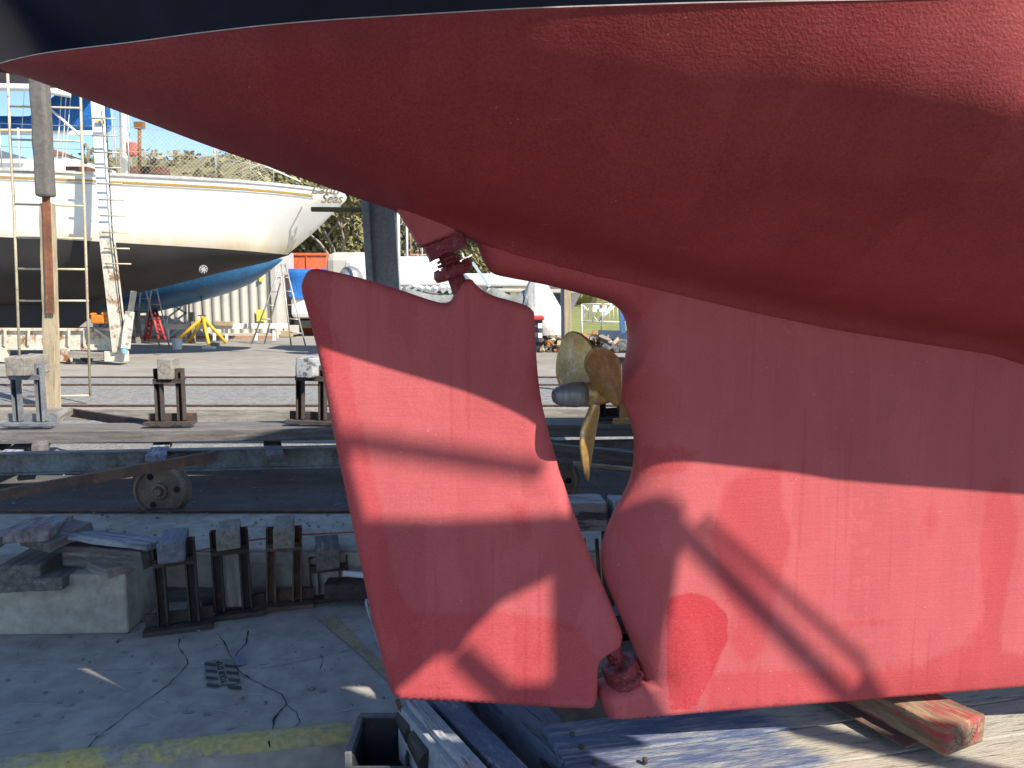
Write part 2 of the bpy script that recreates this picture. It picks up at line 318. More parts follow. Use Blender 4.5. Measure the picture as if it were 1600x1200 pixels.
# concrete ledge with uneven broken lip
def wob(x,s=1.,a=.02): return a*(noise.noise(Vector((x*s,3.1,0)))+.5*noise.noise(Vector((x*s*4.3,9.1,0))))
bm=bmesh.new(); rows=[]
for i in range(261):
    x=-6+i*.05; e=wob(x,2.,.035)
    rows.append([bm.verts.new(p) for p in ((x,4.72,.004+.0*e),(x,YL+.02,.006),(x,YL-.015+e*.3,-.012),(x,YL-.03+e,-.045+e*.4),(x,YL-.03+e*.5,-.12),(x,YL-.03+e*.3,ZS-.02))])
for a,b in zip(rows,rows[1:]):
    for k in range(5): bm.faces.new((a[k],b[k],b[k+1],a[k+1]))
o=link('concrete_ledge',bm,concrete); o['kind']='structure'
sheet('pit_floor',[(-60,-2.5,-.85),(60,-2.5,-.85),(60,YL,-.85),(-60,YL,-.85)],pit_m)
bm=bmesh.new()
prism(bm,[(-14,2.476+.1875*(-14+1.63),ZS),(-.32,2.476+.1875*(-.32+1.63),ZS),(.05,YL,ZS),(-14,YL,ZS)],(0,0,-.6)); 
o=link('pavement',bm,slab_m); o['kind']='structure'
bm=bmesh.new(); prism(bm,[(.05,3.62,-.5),(14,3.7,-.5),(14,YL,-.5),(.05,YL,-.5)],(0,0,-.4)); o=link('lower_pavement',bm,slab_m); o['kind']='structure'
bm=bmesh.new(); abox(bm,(0,-9.25,ZS-.31),(60,20.5,.6)); o=link('near_pavement',bm,mat('dark_near_pavement',(.13,.13,.13),(.10,.10,.10),(.17,.165,.16),scale=1.5,rough=.95)); o['kind']='structure'
def ribbon(bm,pts,w,z):
    pts=[Vector(p) for p in pts]; q=[]
    for a,b in zip(pts,pts[1:]):
        k=max(1,int((b-a).length/.015))
        q+= [a.lerp(b,i/k) for i in range(k)]
    q.append(pts[-1]); prev=None
    for i,p in enumerate(q):
        d=(q[min(i+1,len(q)-1)]-q[max(i-1,0)]).normalized(); n=Vector((-d.y,d.x,0))
        j=n*.006*noise.noise(p*35); ww=w*.62*(.3+1.3*abs(noise.noise(p*22+Vector((5,0,0)))))
        a=bm.verts.new((*(p+j+n*ww).xy,z)); b=bm.verts.new((*(p+j-n*ww).xy,z))
        if prev: bm.faces.new((prev[0],a,b,prev[1]))
        prev=(a,b)
bm=bmesh.new(); zc=ZS+.004
for pl,wd in (([(280,998),(278,1010),(290,1025),(293,1038),(285,1048),(262,1070),(235,1090),(205,1110),(185,1127),(150,1152),(135,1170),(104,1193)],.004),
   ([(388,985),(385,1005),(370,1020),(363,1035),(375,1050),(400,1065),(420,1075),(440,1085),(447,1100),(437,1112),(428,1125),(425,1140),(418,1150),(422,1168)],.0065),
   ([(375,1044),(420,1043),(460,1035),(520,1022),(560,1012),(606,1000)],.0026),([(340,990),(352,1005),(362,1030)],.004),([(0,1050),(120,1048),(290,1044),(372,1042)],.0014),
   ([(500,1022),(505,1032),(500,1045)],.003),([(447,1100),(462,1112),(470,1128),(460,1136),(440,1141),(428,1139)],.004),([(45,1192),(52,1182),(105,1173)],.0035)):
    ribbon(bm,[G(x,y,zc) for x,y in pl],wd,zc)
o=link('pavement_crack',bm,crack_m,smooth='keep'); o['kind']='structure'
bm=bmesh.new(); rq=random.Random(3)
for i in range(18):
    big=False; c=G(rq.uniform(20,600),rq.uniform(1015,1150),ZS+.0025); rr=rq.uniform(.03,.075) if big else rq.uniform(.004,.014)
    n=26; bm.faces.new([bm.verts.new((c.x+math.cos(a)*rr*1.6*(1+.35*noise.noise(Vector((math.cos(a)*1.3+i*5,math.sin(a)*1.3,0)))),c.y+math.sin(a)*rr*(1+.35*noise.noise(Vector((math.cos(a)*2,i*3.3,math.sin(a)*2)))),ZS+.0025+.00002*i)) for a in [k*2*math.pi/n for k in range(n)]])
o=link('slab_stain',bm,mat('oil_darkened_concrete',(.26,.255,.245),(.36,.35,.33),(.42,.41,.38),scale=9,rough=.7,bump=.3,bscale=45,scale3=14,lo3=.5,hi3=.6),smooth='keep'); o['kind']='structure'
bm=bmesh.new()
for i in range(40):
    c=G(rq.uniform(20,600),rq.uniform(1015,1150),ZS+.0035); an=rq.uniform(-.5,.5); l_=rq.uniform(.01,.07); w_=rq.uniform(.001,.003)
    d_=Vector((math.cos(an),math.sin(an),0))*l_; n_=Vector((-math.sin(an),math.cos(an),0))*w_; zz=Vector((0,0,.00002*i))
    bm.faces.new([bm.verts.new(c+zz+q) for q in (d_*-1,n_*-1,d_*.9,n_)])
o=link('slab_scratches',bm,mat('pale_scratch_concrete',(.62,.61,.58),rough=.9,bump=0),smooth='keep'); o['kind']='structure'
# yellow painted edge and line
bm=bmesh.new(); q=[]
for i in range(61):
    x=-2.4+i*(2.08/60); y=2.476+.1875*(x+1.63)
    q.append((bm.verts.new((x,y+.068+.006*noise.noise(Vector((x*9,0,0))),ZS+.006)),bm.verts.new((x,y-.004,ZS+.006)),bm.verts.new((x,y-.006,ZS-.035-.02*noise.noise(Vector((x*12,4,0)))))))
for a,b in zip(q,q[1:]): bm.faces.new((a[0],b[0],b[1],a[1])); bm.faces.new((a[1],b[1],b[2],a[2]))
o=link('yellow_edge_line',bm,yellow_m,smooth='keep'); o['kind']='structure'
bm=bmesh.new(); bm.faces.new([bm.verts.new(G(x,y,ZS+.005)) for x,y in ((496,966),(524,962),(560,1000),(620,1055),(625,1090),(608,1066),(560,1020))])
o=link('yellow_bay_line',bm,ochre_m,smooth='keep'); o['kind']='structure'
# rails
for i,(y,z) in enumerate(((4.69,.0),(9.35,.004),(11.6,.004),(12.75,.0))):
    o=sweep('rail',(-40,y,z+.008),(40,y,z+.008),ibeam(.05,.035,.008),rust,bev=0)
    tag(o,'thin rusty steel rail '+('along the concrete ledge in front of the wheel' if i==0 else ('nearest of the three rails in the sunlit gravel','middle of the three rails in the sunlit gravel','farthest rail, at the edge of the pale concrete yard')[i-1]),'rail','rails set in the yard')
# ------------------------------------------------------------------ THE BOAT
boat=thing('sailboat',BO,'red and navy sailing boat hull standing on its keel, filling the picture','sailboat',rz=BYAW)
def pip_dist(p,a,b):
    d=b-a; t=max(0,min(1,(p-a).dot(d)/max(d.dot(d),1e-12))); return (p-(a+d*t)).length
def inside(p,poly):
    c=False; n=len(poly)
    for i in range(n):
        a,b=poly[i],poly[(i+1)%n]
        if (a[1]>p[1])!=(b[1]>p[1]) and p[0]<(b[0]-a[0])*(p[1]-a[1])/(b[1]-a[1])+a[0]: c=not c
    return c
STRONG=[[(1042,935),(1075,925),(1115,935),(1138,965),(1137,1000),(1120,1040),(1105,1075),(1085,1108),(1045,1112),(1040,1000)]]
FRESH=[ [(545,560),(470,430),(470,545),(610,1090),(625,1090),(700,1100),(935,1100),(935,1030),(905,975),(850,965),(780,955),(700,958),(640,955),(615,900),(600,800),(560,640)],
 [(1042,935),(1075,925),(1115,935),(1138,965),(1137,1000),(1120,1040),(1105,1075),(1085,1108),(1045,1112),(1040,1000)],
 [(1130,760),(1180,725),(1222,722),(1222,790),(1238,830),(1225,890),(1205,960),(1195,1020),(1160,1040),(1140,1000),(1150,960),(1120,900),(1110,830)],
 [(1100,1130),(1100,1052),(1200,1047),(1330,1050),(1440,1040),(1480,1022),(1540,1015),(1600,1025),(1700,1020),(1700,1130)],
 [(1540,745),(1590,745),(1592,850),(1570,940),(1560,1020),(1500,1030),(1525,940),(1530,840)],[(1460,760),(1475,760),(1450,860),(1430,860)],
 [(1300,975),(1395,962),(1395,975),(1302,988)],[(795,790),(820,785),(830,840),(812,850)],
 [(1002,700),(1060,695),(1090,705),(1070,740),(1000,745)]]
HFRESH=[[(1318,-20),(1436,-20),(1420,60),(1408,140),(1360,235),(1335,262),(1365,275),(1900,300),(1900,700),(1000,560),(300,300),(-200,200),(-200,0),(0,-20),(600,-20),(1000,60),(1090,130),(1170,260),(1255,155),(1290,150),(1305,80)]]
def sdist(p,polys):
    p=Vector(p); best=-1e9
    for poly in polys:
        d=min(pip_dist(p,Vector(poly[i]),Vector(poly[(i+1)%len(poly)])) for i in range(len(poly)))
        best=max(best,d if inside(p,poly) else -d)
    return max(-60,min(60,best))/60
def add_fresh(o,polys,mul=1.):
    at=o.data.attributes.new('fresh','FLOAT','POINT')
    at2=o.data.attributes.new('strong','FLOAT','POINT')
    for i,v in enumerate(o.data.vertices): at.data[i].value=sdist(BPX(v.co),polys)*mul; at2.data[i].value=sdist(BPX(v.co),STRONG)
def smooth_poly(P,closed=False,it=1):
    for _ in range(it):
        q=[P[0]]
        for a,b in zip(P,P[1:]): q+=[a.lerp(b,.25),a.lerp(b,.75)]
        q.append(P[-1]); P=q
    return P
def resample(P,st):
    out=[]
    for a,b in zip(P,P[1:]):
        k=max(1,int((b-a).length/st)); out+=[a.lerp(b,i/k) for i in range(k)]
    out.append(P[-1]); return out
def plate(name,edges,thick,grid,m,parent,polys,mul=1.,bstep=.011,gfun=None):
    """edges: list of (2D polyline, R, round?) round the outline in the s,z plane; thick(s,z)->half thickness; edges fall off elliptically over R"""
    out=[];segs=[]
    for P,Rr in edges:
        Q=resample([Vector(p) for p in P],bstep)
        for a,b in zip(Q,Q[1:]): segs.append((a,b,Rr))
        out+=Q[:-1]
    n=len(out); poly=[(p.x,p.y) for p in out]
    area=sum(poly[i][0]*poly[(i+1)%n][1]-poly[(i+1)%n][0]*poly[i][1] for i in range(n))
    sg=1 if area>0 else -1
    pts=list(out); 
    def dall(p): return min(pip_dist(p,a,b) for a,b,r in segs)
    for off in (.0015,.005,.011,.02,.032):
        st=1 if off<.006 else 2
        for i in range(0,n,st):
            d=(out[(i+1)%n]-out[i-1]); 
            if d.length<1e-6: continue
            nn=Vector((-d.y,d.x)).normalized()*sg; p=out[i]+nn*off
            if inside(p,poly) and dall(p)>off*.92: pts.append(p)
    xs=[p[0] for p in poly]; zs=[p[1] for p in poly]
    x=min(xs)
    while x<max(xs):
        gx=grid if gfun is None else gfun(x)
        z=min(zs)
        while z<max(zs):
            p=Vector((x+.3*grid*random.random(),z+.3*grid*random.random()))
            if inside(p,poly) and dall(p)>.038: pts.append(p)
            z+=gx
        x+=gx
    res=geometry.delaunay_2d_cdt(pts,[(i,(i+1)%n) for i in range(n)],[],1,1e-7)
    V,_,Fc=res[0],res[1],res[2]
    bm=bmesh.new(); near=[];far=[]
    for v in V:
        h=min(1.,min(pip_dist(v,a,b)/r for a,b,r in segs if r>0)) if any(r>0 for _,_,r in segs) else 1
        t=thick(v.x,v.y)*math.sqrt(max(0,1-(1-h)**2))+.004
        near.append(bm.verts.new((v.x,-t,v.y))); far.append(bm.verts.new((v.x,t,v.y)))
    cnt={}
    for f in Fc:
        c=sum((Vector(V[i]) for i in f),Vector((0,0)))/len(f)
        if not inside(c,poly): continue
        try:
            bm.faces.new([near[i] for i in f]); bm.faces.new([far[i] for i in reversed(f)])
        except ValueError: continue
        for i in range(len(f)):
            e=(f[i],f[(i+1)%len(f)]); cnt[frozenset(e)]=cnt.get(frozenset(e),[])+[e]
    for k,l in cnt.items():
        if len(l)==1:
            a,b=l[0]; bm.faces.new((near[b],near[a],far[a],far[b]))
    o=link(name,bm,m,parent,raw=True,smooth=True); add_fresh(o,polys,mul); return o
def p2(px,py,b=0.): v=BL(px,py,b); return Vector((v.x,v.z))
# waterline (painted line) and canoe body
ZW=1.92
WLP=[(-14,103),(0,98),(60,84),(120,76),(200,67),(300,53),(400,41),(500,32),(600,26),(700,20),(800,14),(900,10),(1000,7),(1100,4),(1200,2),(1350,0),(1500,-3),(1600,-5)]
wl=[]
for px,py in WLP:
    p=G(px,py,ZW)-BO; wl.append((p.dot(U),max(.0,p.dot(N))))
s_tip=BL(-16,103,0).x
wl=[(s_tip,0.)]+[q for q in wl if q[1]>.02 and q[0]>s_tip+.01]
wl+= [(1.6,.83),(2.2,.86),(3.0,.90),(4.0,.88),(5.0,.75),(6.0,.42),(6.8,.05)]
def interp(T,s):
    if s<=T[0][0]: return T[0][1]
    for a,b in zip(T,T[1:]):
        if s<=b[0]:
            return a[1]+(b[1]-a[1])*(s-a[0])/(b[0]-a[0])
    return T[-1][1]
def sm(T,s,h=.12): return (interp(T,s-h)+2*interp(T,s)+interp(T,s+h))/4
cb=[(p.x,p.z) for p in [BL(-16,101),BL(0,106),BL(75,133),BL(182,173),BL(320,226),BL(415,259),BL(540,303),BL(620,331)]]
cb+=[(p.x,p.z) for p in [BL(735,352,.05),BL(800,372,.06),BL(925,405,.07),BL(1050,434,.08),BL(1175,464,.08),BL(1300,491,.08),BL(1450,516,.08),BL(1600,540,.08)]]
cb+=[(1.6,1.17),(2.4,1.08),(3.4,1.05),(4.5,1.15),(5.6,1.4),(6.4,1.75),(6.8,1.91)]
sk_s=BL(622,331).x; kl_s=BL(740,358).x; k2=BL(1000,430).x
def b0f(s):
    if s<sk_s: return 0.
    if s<kl_s: return .03+.02*(s-sk_s)/(kl_s-sk_s)
    if s<k2: return .05+.027*(s-kl_s)/(k2-kl_s)
    if s>4.2: return max(.0,.077*(1-(s-4.2)/1.2))
    return .077
ss=[s_tip+.0]; s=s_tip
while s<6.8:
    s+=.03 if s<1.3 else .15
    ss.append(min(s,6.8))
def section(s,n=40):
    bw=sm(wl,s,.05); zc=sm(cb,s,.03); h=ZW-zc; b0=min(b0f(s),bw*.5)
    k=max(0,min(1,(s-sk_s+.25)/(k2-sk_s+.4)))       # 0 stern V, 1 wineglass
    k=k*k*(3-2*k)
    A=[(0,0),(.22,.10),(.45,.25),(.68,.46),(.88,.73),(1,1)]
    w_=max(0,min(1,(s-.3)/.85)); w_=w_*w_*(3-2*w_)
    Bq=[(p[0]*(1-w_)+q[0]*w_,p[1]*(1-w_)+q[1]*w_) for p,q in zip([(0,0),(.16,.035),(.34,.12),(.55,.30),(.75,.53),(.89,.77),(1,1)],[(0,0),(.16,.035),(.35,.11),(.55,.24),(.76,.44),(.95,.655),(1,1)])]
    def cr(T,u):
        q=u*(len(T)-1); i=min(int(q),len(T)-2); f=q-i
        P=[T[max(i-1,0)],T[i],T[i+1],T[min(i+2,len(T)-1)]]
        return [ .5*((2*P[1][c])+(-P[0][c]+P[2][c])*f+(2*P[0][c]-5*P[1][c]+4*P[2][c]-P[3][c])*f*f+(-P[0][c]+3*P[1][c]-3*P[2][c]+P[3][c])*f**3) for c in (0,1)]
    out=[]
    fil=.05*min(1,max(0,(s-sk_s)/.3)) if s>sk_s else 0
    for i in range(n+1):
        u=i/n; a=cr(A,u); b=cr(Bq,u); fb=a[0]*(1-k)+b[0]*k; fz=a[1]*(1-k)+b[1]*k
        bb=b0+(bw-b0)*fb; zz=zc+h*fz
        if fil>0: zz-= fil*math.exp(-(bb-b0)/.028) 
        bb=min(bb,bw); out.append((bb,zz))
    return out
bm=bmesh.new(); rowN=[];rowF=[]
for s in ss:
    sec=section(s)
    if b0f(s)==0: sec[0]=(0.,sec[0][1])
    rowN.append([bm.verts.new((s,-b,z)) for b,z in sec]); rowF.append([bm.verts.new((s,b,z)) for b,z in sec])
for A_,B_ in zip(rowN,rowN[1:]):
    for i in range(40): bm.faces.new((A_[i],B_[i],B_[i+1],A_[i+1]))
for A_,B_ in zip(rowF,rowF[1:]):
    for i in range(40): bm.faces.new((A_[i+1],B_[i+1],B_[i],A_[i]))
for i in range(len(ss)-1):
    if True: bm.faces.new((rowN[i][0],rowF[i][0],rowF[i+1][0],rowN[i+1][0]))
bmesh.ops.remove_doubles(bm,verts=bm.verts,dist=.0008)
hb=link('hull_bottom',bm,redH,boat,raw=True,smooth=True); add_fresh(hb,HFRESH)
tag(hb,'wine red painted underside of the hull')
# topsides
def topsec(s):
    bw=sm(wl,s,.05); t=max(0,min(1,(s-s_tip+1.3)/3.)); 
    return bw
zsh=3.05; SL=2.3
def bsh(s): 
    T=[(s_tip-SL,.62),(s_tip-.9,.95),(s_tip,1.1),(s_tip+.8,1.16),(0.5,1.22),(2,1.33),(3,1.38),(4,1.32),(5,1.08),(6,.72),(6.8,.4),(7.5,.03)]
    return sm(T,s,.1)
ts=[s_tip-SL+i*(SL/14) for i in range(14)]+ss+[7.,7.25,7.5]
bm=bmesh.new(); rn=[];rf=[]
for s in ts:
    if s<s_tip: t=(s_tip-s)/SL; zb=ZW+ (zsh-.25-ZW)*(t**.85)*.95; bw=0.; 
    elif s>6.8: zb=ZW+(s-6.8)/.7*(zsh-ZW)*.98; bw=0.
    else: zb=ZW; bw=sm(wl,s,.05); 
    bs=bsh(s); sec=[]
    for i in range(15):
        u=i/14; z=zb+(zsh-zb)*u
        a=.55 if (s<s_tip or s>6.8) else 0
        slope=.62
        f=u**.97
        sec.append((bw+(bs-bw)*f,z))
    rn.append([bm.verts.new((s,-b,z)) for b,z in sec]); rf.append([bm.verts.new((s,b,z)) for b,z in sec])
for A_,B_ in zip(rn,rn[1:]):
    for i in range(14): bm.faces.new((A_[i],B_[i],B_[i+1],A_[i+1]))
for A_,B_ in zip(rf,rf[1:]):
    for i in range(14): bm.faces.new((A_[i+1],B_[i+1],B_[i],A_[i]))
for rr in (0,-1):
    pass
bm.faces.new([v for v in rn[0]]+[v for v in reversed(rf[0])])
bmesh.ops.remove_doubles(bm,verts=bm.verts,dist=.0008)
top=link('topsides',bm,navy_m,boat,raw=True,smooth=True)
# thin pale line where the red meets the navy
bm=bmesh.new(); prev=None
for s in [q for q in ss if q<6.7]:
    bw=sm(wl,s,.05)+.0007
    a=[bm.verts.new((s,-bw,ZW-.001)),bm.verts.new((s,-bw-.0004,ZW+.0013))]
    if prev: bm.faces.new((prev[0],a[0],a[1],prev[1]))
    prev=a
link('paint_line',bm,cap_white,boat,raw=True,smooth='keep')
bm=bmesh.new(); prev=None
for s in ts:
    a=bm.verts.new((s,-bsh(s)+.004,zsh)); b=bm.verts.new((s,bsh(s)-.004,zsh)); 
    if prev: bm.faces.new((prev[0],a,b,prev[1]))
    prev=(a,b)
link('deck',bm,deck_m,boat,raw=True)
bm=bmesh.new(); abox(bm,(2.2,0,zsh+.2),(3.4,1.3,.4)); link('cabin',bm,white_paint,boat,raw=True,bev=.06)
# keel
bottomL=p2(962,1127,.05); br=p2(1600,1080,.07)
aft_up=smooth_poly([p2(*q) for q in ((738,354),(746,385),(757,412),(768,428),(790,433),(850,444),(905,458),(950,470),(970,482),(980,500),(984,525),(981,555),(972,580),(961,607))],it=2)
aft_lo=smooth_poly([p2(*q) for q in ((961,607),(968,624),(980,643),(989,668),(993,700),(989,738),(976,772),(955,808),(942,845),(938,875),(944,903),(957,935),(972,970),(986,1003),(1000,1040),(1006,1058))],it=2)
heelp=[p2(*q) for q in ((1006,1058),(985,1062),(950,1066))]+smooth_poly([p2(950,1066),p2(934,1072),p2(934,1090),p2(945,1114),p2(962,1127,.05)],it=2)[1:]
bott=[bottomL,br,Vector((3.6,br.y-.02))]
fwd=[bott[-1],Vector((4.6,.6)),Vector((5.2,1.35))]
topk=[fwd[-1],Vector((3.4,1.15)),Vector((1.6,1.24))]+[p2(px,py-18,.06) for px,py in ((1600,540),(1450,516),(1300,491),(1175,464),(1050,434),(925,405),(800,372))]+[p2(745,345),p2(738,354)]
def kth(s,z): 
    t=.05+.027*max(0,min(1,(s-kl_s)/(k2-kl_s)))
    return t
keel=plate('keel',[(aft_up,.05),(aft_lo,.17),(heelp,.035),(bott,.03),(fwd,.1),(topk,0)],kth,.03,redA,boat,FRESH+[[(700,330),(735,350),(1000,425),(1300,495),(1600,545),(1750,560),(1750,575),(1300,520),(1040,455),(990,520),(900,500),(700,460)]],gfun=lambda x:.026 if x<1.15 else .12)
# skeg horn ahead of the rudder
horn=plate('rudder_horn',[([p2(*q) for q in ((612,318),(632,348),(646,372))]+smooth_poly([p2(646,372),p2(655,388),p2(670,386)],it=2)+[p2(722,368),p2(738,360)],.012),([p2(738,360),p2(780,352),p2(700,300),p2(612,318)],0)],lambda s,z:.045,.03,redA,boat,[[(0,0),(1,0),(1,1)]])
# rudder
rud=empty('rudder',(0,0,0)); rud.parent=boat; WM[rud]=WM[boat]
top_e=smooth_poly([p2(*q) for q in ((474,436),(480,424),(492,419),(520,424),(560,433),(620,451),(675,470),(694,474),(706,470),(711,452),(718,440),(736,434),(744,446),(765,461),(800,470),(826,478),(834,488))],it=2)
lead=smooth_poly([p2(*q) for q in ((834,488),(836,530),(840,590),(846,630),(858,680),(877,745),(903,820),(930,885),(955,945),(968,978),(972,990),(970,1003))],it=2)
notch=smooth_poly([p2(*q) for q in ((970,1003),(962,1010),(945,1020),(934,1030),(932,1045),(932,1080),(928,1098),(915,1102))],it=1)
botr=[p2(*q) for q in ((915,1102),(860,1100),(700,1092),(640,1090))]
trail=smooth_poly([p2(*q) for q in ((640,1090),(620,1088),(610,1076),(600,1040),(580,960),(545,790),(520,670),(500,560),(480,485),(470,450),(474,436))],it=1)
def rth(s,z):
    a=p2(470,700).x; b=p2(930,700).x; return .016+.02*max(0,min(1,(s-a)/(b-a)))
blade_r=plate('rudder_blade',[(top_e,.022),(lead,.06),(notch,.018),(botr,.018),(trail,.014)],rth,.022,redA,rud,FRESH)
# ------------------------------------------------------------------ bearings along the rudder axis
A0=BL(686,372,0); A1=BL(972,1050,0); AX=(A1-A0).normalized()
def onax(py): 
    best=None
    for i in range(2001):
        q=A0.lerp(A1,i/2000)
        if BPX(q)[1]>=py: return q
    return A1
def lump(bm,seed,a=.004):
    for v in bm.verts: v.co+=Vector((noise.noise(v.co*40+Vector((seed,0,0))),noise.noise(v.co*40+Vector((0,seed,0))),noise.noise(v.co*40+Vector((0,0,seed)))))*a
def collar(name,pyc,prof,m,parent,bolts=0,dx=0.):
    c=onax(pyc)+Vector((dx,0,0)); bm=bmesh.new()
    lathe(bm,c,AX,prof,36)
    if bolts:
        x=AX.cross(Vector((0,1,0))).normalized(); y=AX.cross(x)
        for k in range(bolts):
            a=k*2*math.pi/bolts+.5; q=c+(x*math.cos(a)+y*math.sin(a))*prof[2][1]*.82
            lathe(bm,q-AX*.02,AX,[(0,.004),(0,.010),(.022,.011)],6)
    bmesh.ops.subdivide_edges(bm,edges=[e for e in bm.edges if e.calc_length()>.02],cuts=2,use_grid_fill=True)
    lump(bm,pyc,.0022); o=link(name,bm,m,parent,raw=True,smooth=True); return o
px0=onax(385)
# upper bracket: a block clamped under the horn, tilted with the axis
def axbox(bm,c,lx,ly,lz):
    M=Matrix((AX.cross(Vector((0,1,0))).normalized(),Vector((0,1,0)),AX)).transposed().to_4x4(); M.translation=c
    abox(bm,(0,0,0),(lx,ly,lz),M=M)
bm=bmesh.new(); axbox(bm,onax(386)+Vector((.006,0,0)),.108,.11,.040); axbox(bm,onax(374)+Vector((.012,0,.0)),.085,.085,.05)
bmesh.ops.subdivide_edges(bm,edges=bm.edges,cuts=6,use_grid_fill=True); lump(bm,3.,.0045)
link('upper_bearing',bm,red_rough,boat,raw=True,smooth=True)
bm=bmesh.new(); lathe(bm,onax(388),AX,[(0,.026),(.03,.022),(.09,.023),(.125,.027),(.14,.024)],24); lump(bm,5.,.003)
st=link('rudder_stock',bm,red_rough,rud,raw=True,smooth=True)
for k,(py,rr) in enumerate(((404,.032),(410,.036),(417,.03))): 
    collar('bearing_ring',py,[(-.004,rr*.6),(-.004,rr),(.004,rr),(.004,rr*.6)],red_rough,rud)
collar('lower_collar',424,[(-.014,.03),(-.014,.052),(.0,.058),(.014,.054),(.018,.03)],red_rough,rud,4)
# lower pintle and heel bearing
bm=bmesh.new(); a=onax(1000); lathe(bm,a,AX,[(0,.030),(.03,.027),(.075,.025),(.085,.0)],24); lump(bm,7.,.002); link('pintle',bm,red_rough,rud,raw=True,smooth=True)
collar('heel_bearing',1045,[(-.016,.034),(-.02,.04),(-.02,.056),(.010,.058),(.012,.05),(.020,.05),(.022,.06),(.036,.062),(.05,.05)],red_rough,boat,3)
# ------------------------------------------------------------------ propeller
prop=empty('propeller',(0,0,0)); prop.parent=boat; WM[prop]=WM[boat]
hc=BL(934,614,0.); XA=Vector((-1,-.13,-.035)).normalized()
bm=bmesh.new(); lathe(bm,hc-XA*.05,XA,[(0,.024),(.004,.03),(.05,.036),(.088,.035),(.092,.03)],36); link('hub',bm,bronze_m,prop,raw=True,smooth=True)
bm=bmesh.new(); lathe(bm,hc+XA*.04,XA,[(0,.030),(.002,.0355),(.03,.0375),(.06,.034),(.085,.026),(.096,.019),(.098,.015),(.094,.014),(.088,.007)],36); link('nose_anode',bm,zinc_m,prop,raw=True,smooth=True)
bm=bmesh.new(); lathe(bm,hc-XA*.16,XA,[(0,.021),(.12,.021)],24); link('propeller_shaft',bm,bronze_m,boat,raw=True,smooth=True)
bm=bmesh.new(); lathe(bm,hc-XA*.14,XA,[(0,.032),(.055,.032),(.062,.024)],24); link('stern_tube',bm,bronze_m,boat,raw=True,smooth=True)
RB=.262
def pblade(phi):
    rad=Vector((0,-math.sin(phi),math.cos(phi))); tan=Vector((0,-math.cos(phi),-math.sin(phi)))
    rad=(rad-XA*rad.dot(XA)).normalized()
    bm=bmesh.new(); rows=[]
    nu,nv=26,14
    for i in range(nu+1):
        u=i/nu; r=.026+(RB-.026)*u
        wd=.046*(1-u)**2+.166*max(0,1-((u-.53)/.48)**2)**.62 if u>.2 else .046+.13*(u/.2)**1.4*.8
        if u<=.2: wd=.046+(.046*.64+.166*max(0,1-((.2-.53)/.48)**2)**.62-.046)*(u/.2)**1.3
        wd=max(wd,.004)
        be=R(40-24*u**.8); ch=tan*math.cos(be)+XA*math.sin(be)*-1
        nn=ch.cross(rad).normalized()
        row=[]
        for j in range(nv+1):
            v=j/nv*2-1; th=(.009*(1-u)+.0016)*math.sqrt(max(0,1-v*v))
            p=hc+XA*.006+rad*r+ch*(v*wd/2)+nn*(.02*(v*v)*wd/.2)+XA*(.022*u)
            row.append((p+nn*th,p-nn*th))
        rows.append([[bm.verts.new(q[0]) for q in row],[bm.verts.new(q[1]) for q in row]])
    for i in range(nu):
        for j in range(nv):
            a,b=rows[i][0],rows[i+1][0]; bm.faces.new((a[j],b[j],b[j+1],a[j+1]))
            a,b=rows[i][1],rows[i+1][1]; bm.faces.new((a[j+1],b[j+1],b[j],a[j]))
    bmesh.ops.remove_doubles(bm,verts=bm.verts,dist=.0002)
    return link('blade',bm,bronze_m,prop,raw=True,smooth=True)
for ph in (R(180+4),R(60+4),R(-60+4)): pblade(ph)
# ------------------------------------------------------------------ near yard: cradle cart of the empty berth
def stand(loc,h,wd,label,group,rz=0.,m=None,bm_=None,blk=(.10,.10,.22),base_l=None,paint=False,brace=False):
    """poppet: two channel legs on an angle-iron foot, a cross plate between their horns and a timber block lying on it"""
    m=m or rust_dark; bm_=bm_ or wood_grey
    t=thing('keel_stand',loc,label,'stand',group,rz); x0=Vector(loc); c,s_=math.cos(rz),math.sin(rz)
    def P(x,y,z): return x0+Vector((x*c-y*s_,x*s_+y*c,z))
    bl=base_l or wd*1.7; lw=.05
    for sx in(-1,1):
        sweep('leg',P(sx*(wd/2-lw/2),0,.03),P(sx*(wd/2-lw/2),0,h),chan(.055,lw,.009) if sx>0 else chan(.055,lw,.009),m,t,up=P(1,0,0)-P(0,0,0),bev=.001)
    sweep('foot',P(-bl/2,-.035,.012),P(bl/2,-.035,.012),rect(.07,.024),m,t,bev=.002); sweep('foot_angle',P(-bl/2,.03,.045),P(bl/2,.03,.045),rect(.012,.07),m,t,bev=.002)
    sweep('cross_plate',P(-wd/2+.004,-.0,h*.80),P(wd/2-.004,0,h*.80),rect(.10,.014),m,t,bev=.001)
    sweep('cross_plate',P(-wd/2+.004,-.045,h*.78),P(wd/2-.004,-.045,h*.78),rect(.010,.035),m,t,bev=.001)
    if brace: sweep('web',P(0,.01,.04),P(0,.01,h*.78),rect(wd*.5,.02),wood_grey,t,up=(0,1,0),bev=.002)
    z=h*.80+.008+blk[1]/2
    timber('timber_block',P(0,-blk[2]*.45,z),P(0,blk[2]*.55,z),blk[0],blk[1],bm_,t,jit=.004,bev=.007)
    t.rotation_euler[0]=random.uniform(-.03,.03); t.rotation_euler[1]=random.uniform(-.035,.035)
    return t
cart=thing('cradle_cart',(-2.,5.5,0),'low weathered timber and steel cradle cart standing empty behind the rudder','cart')
timber('cross_beam',W(-420,683,5.66),W(1150,664,5.66),.36,.088,wood_dark,cart,jit=.002,seg=14)
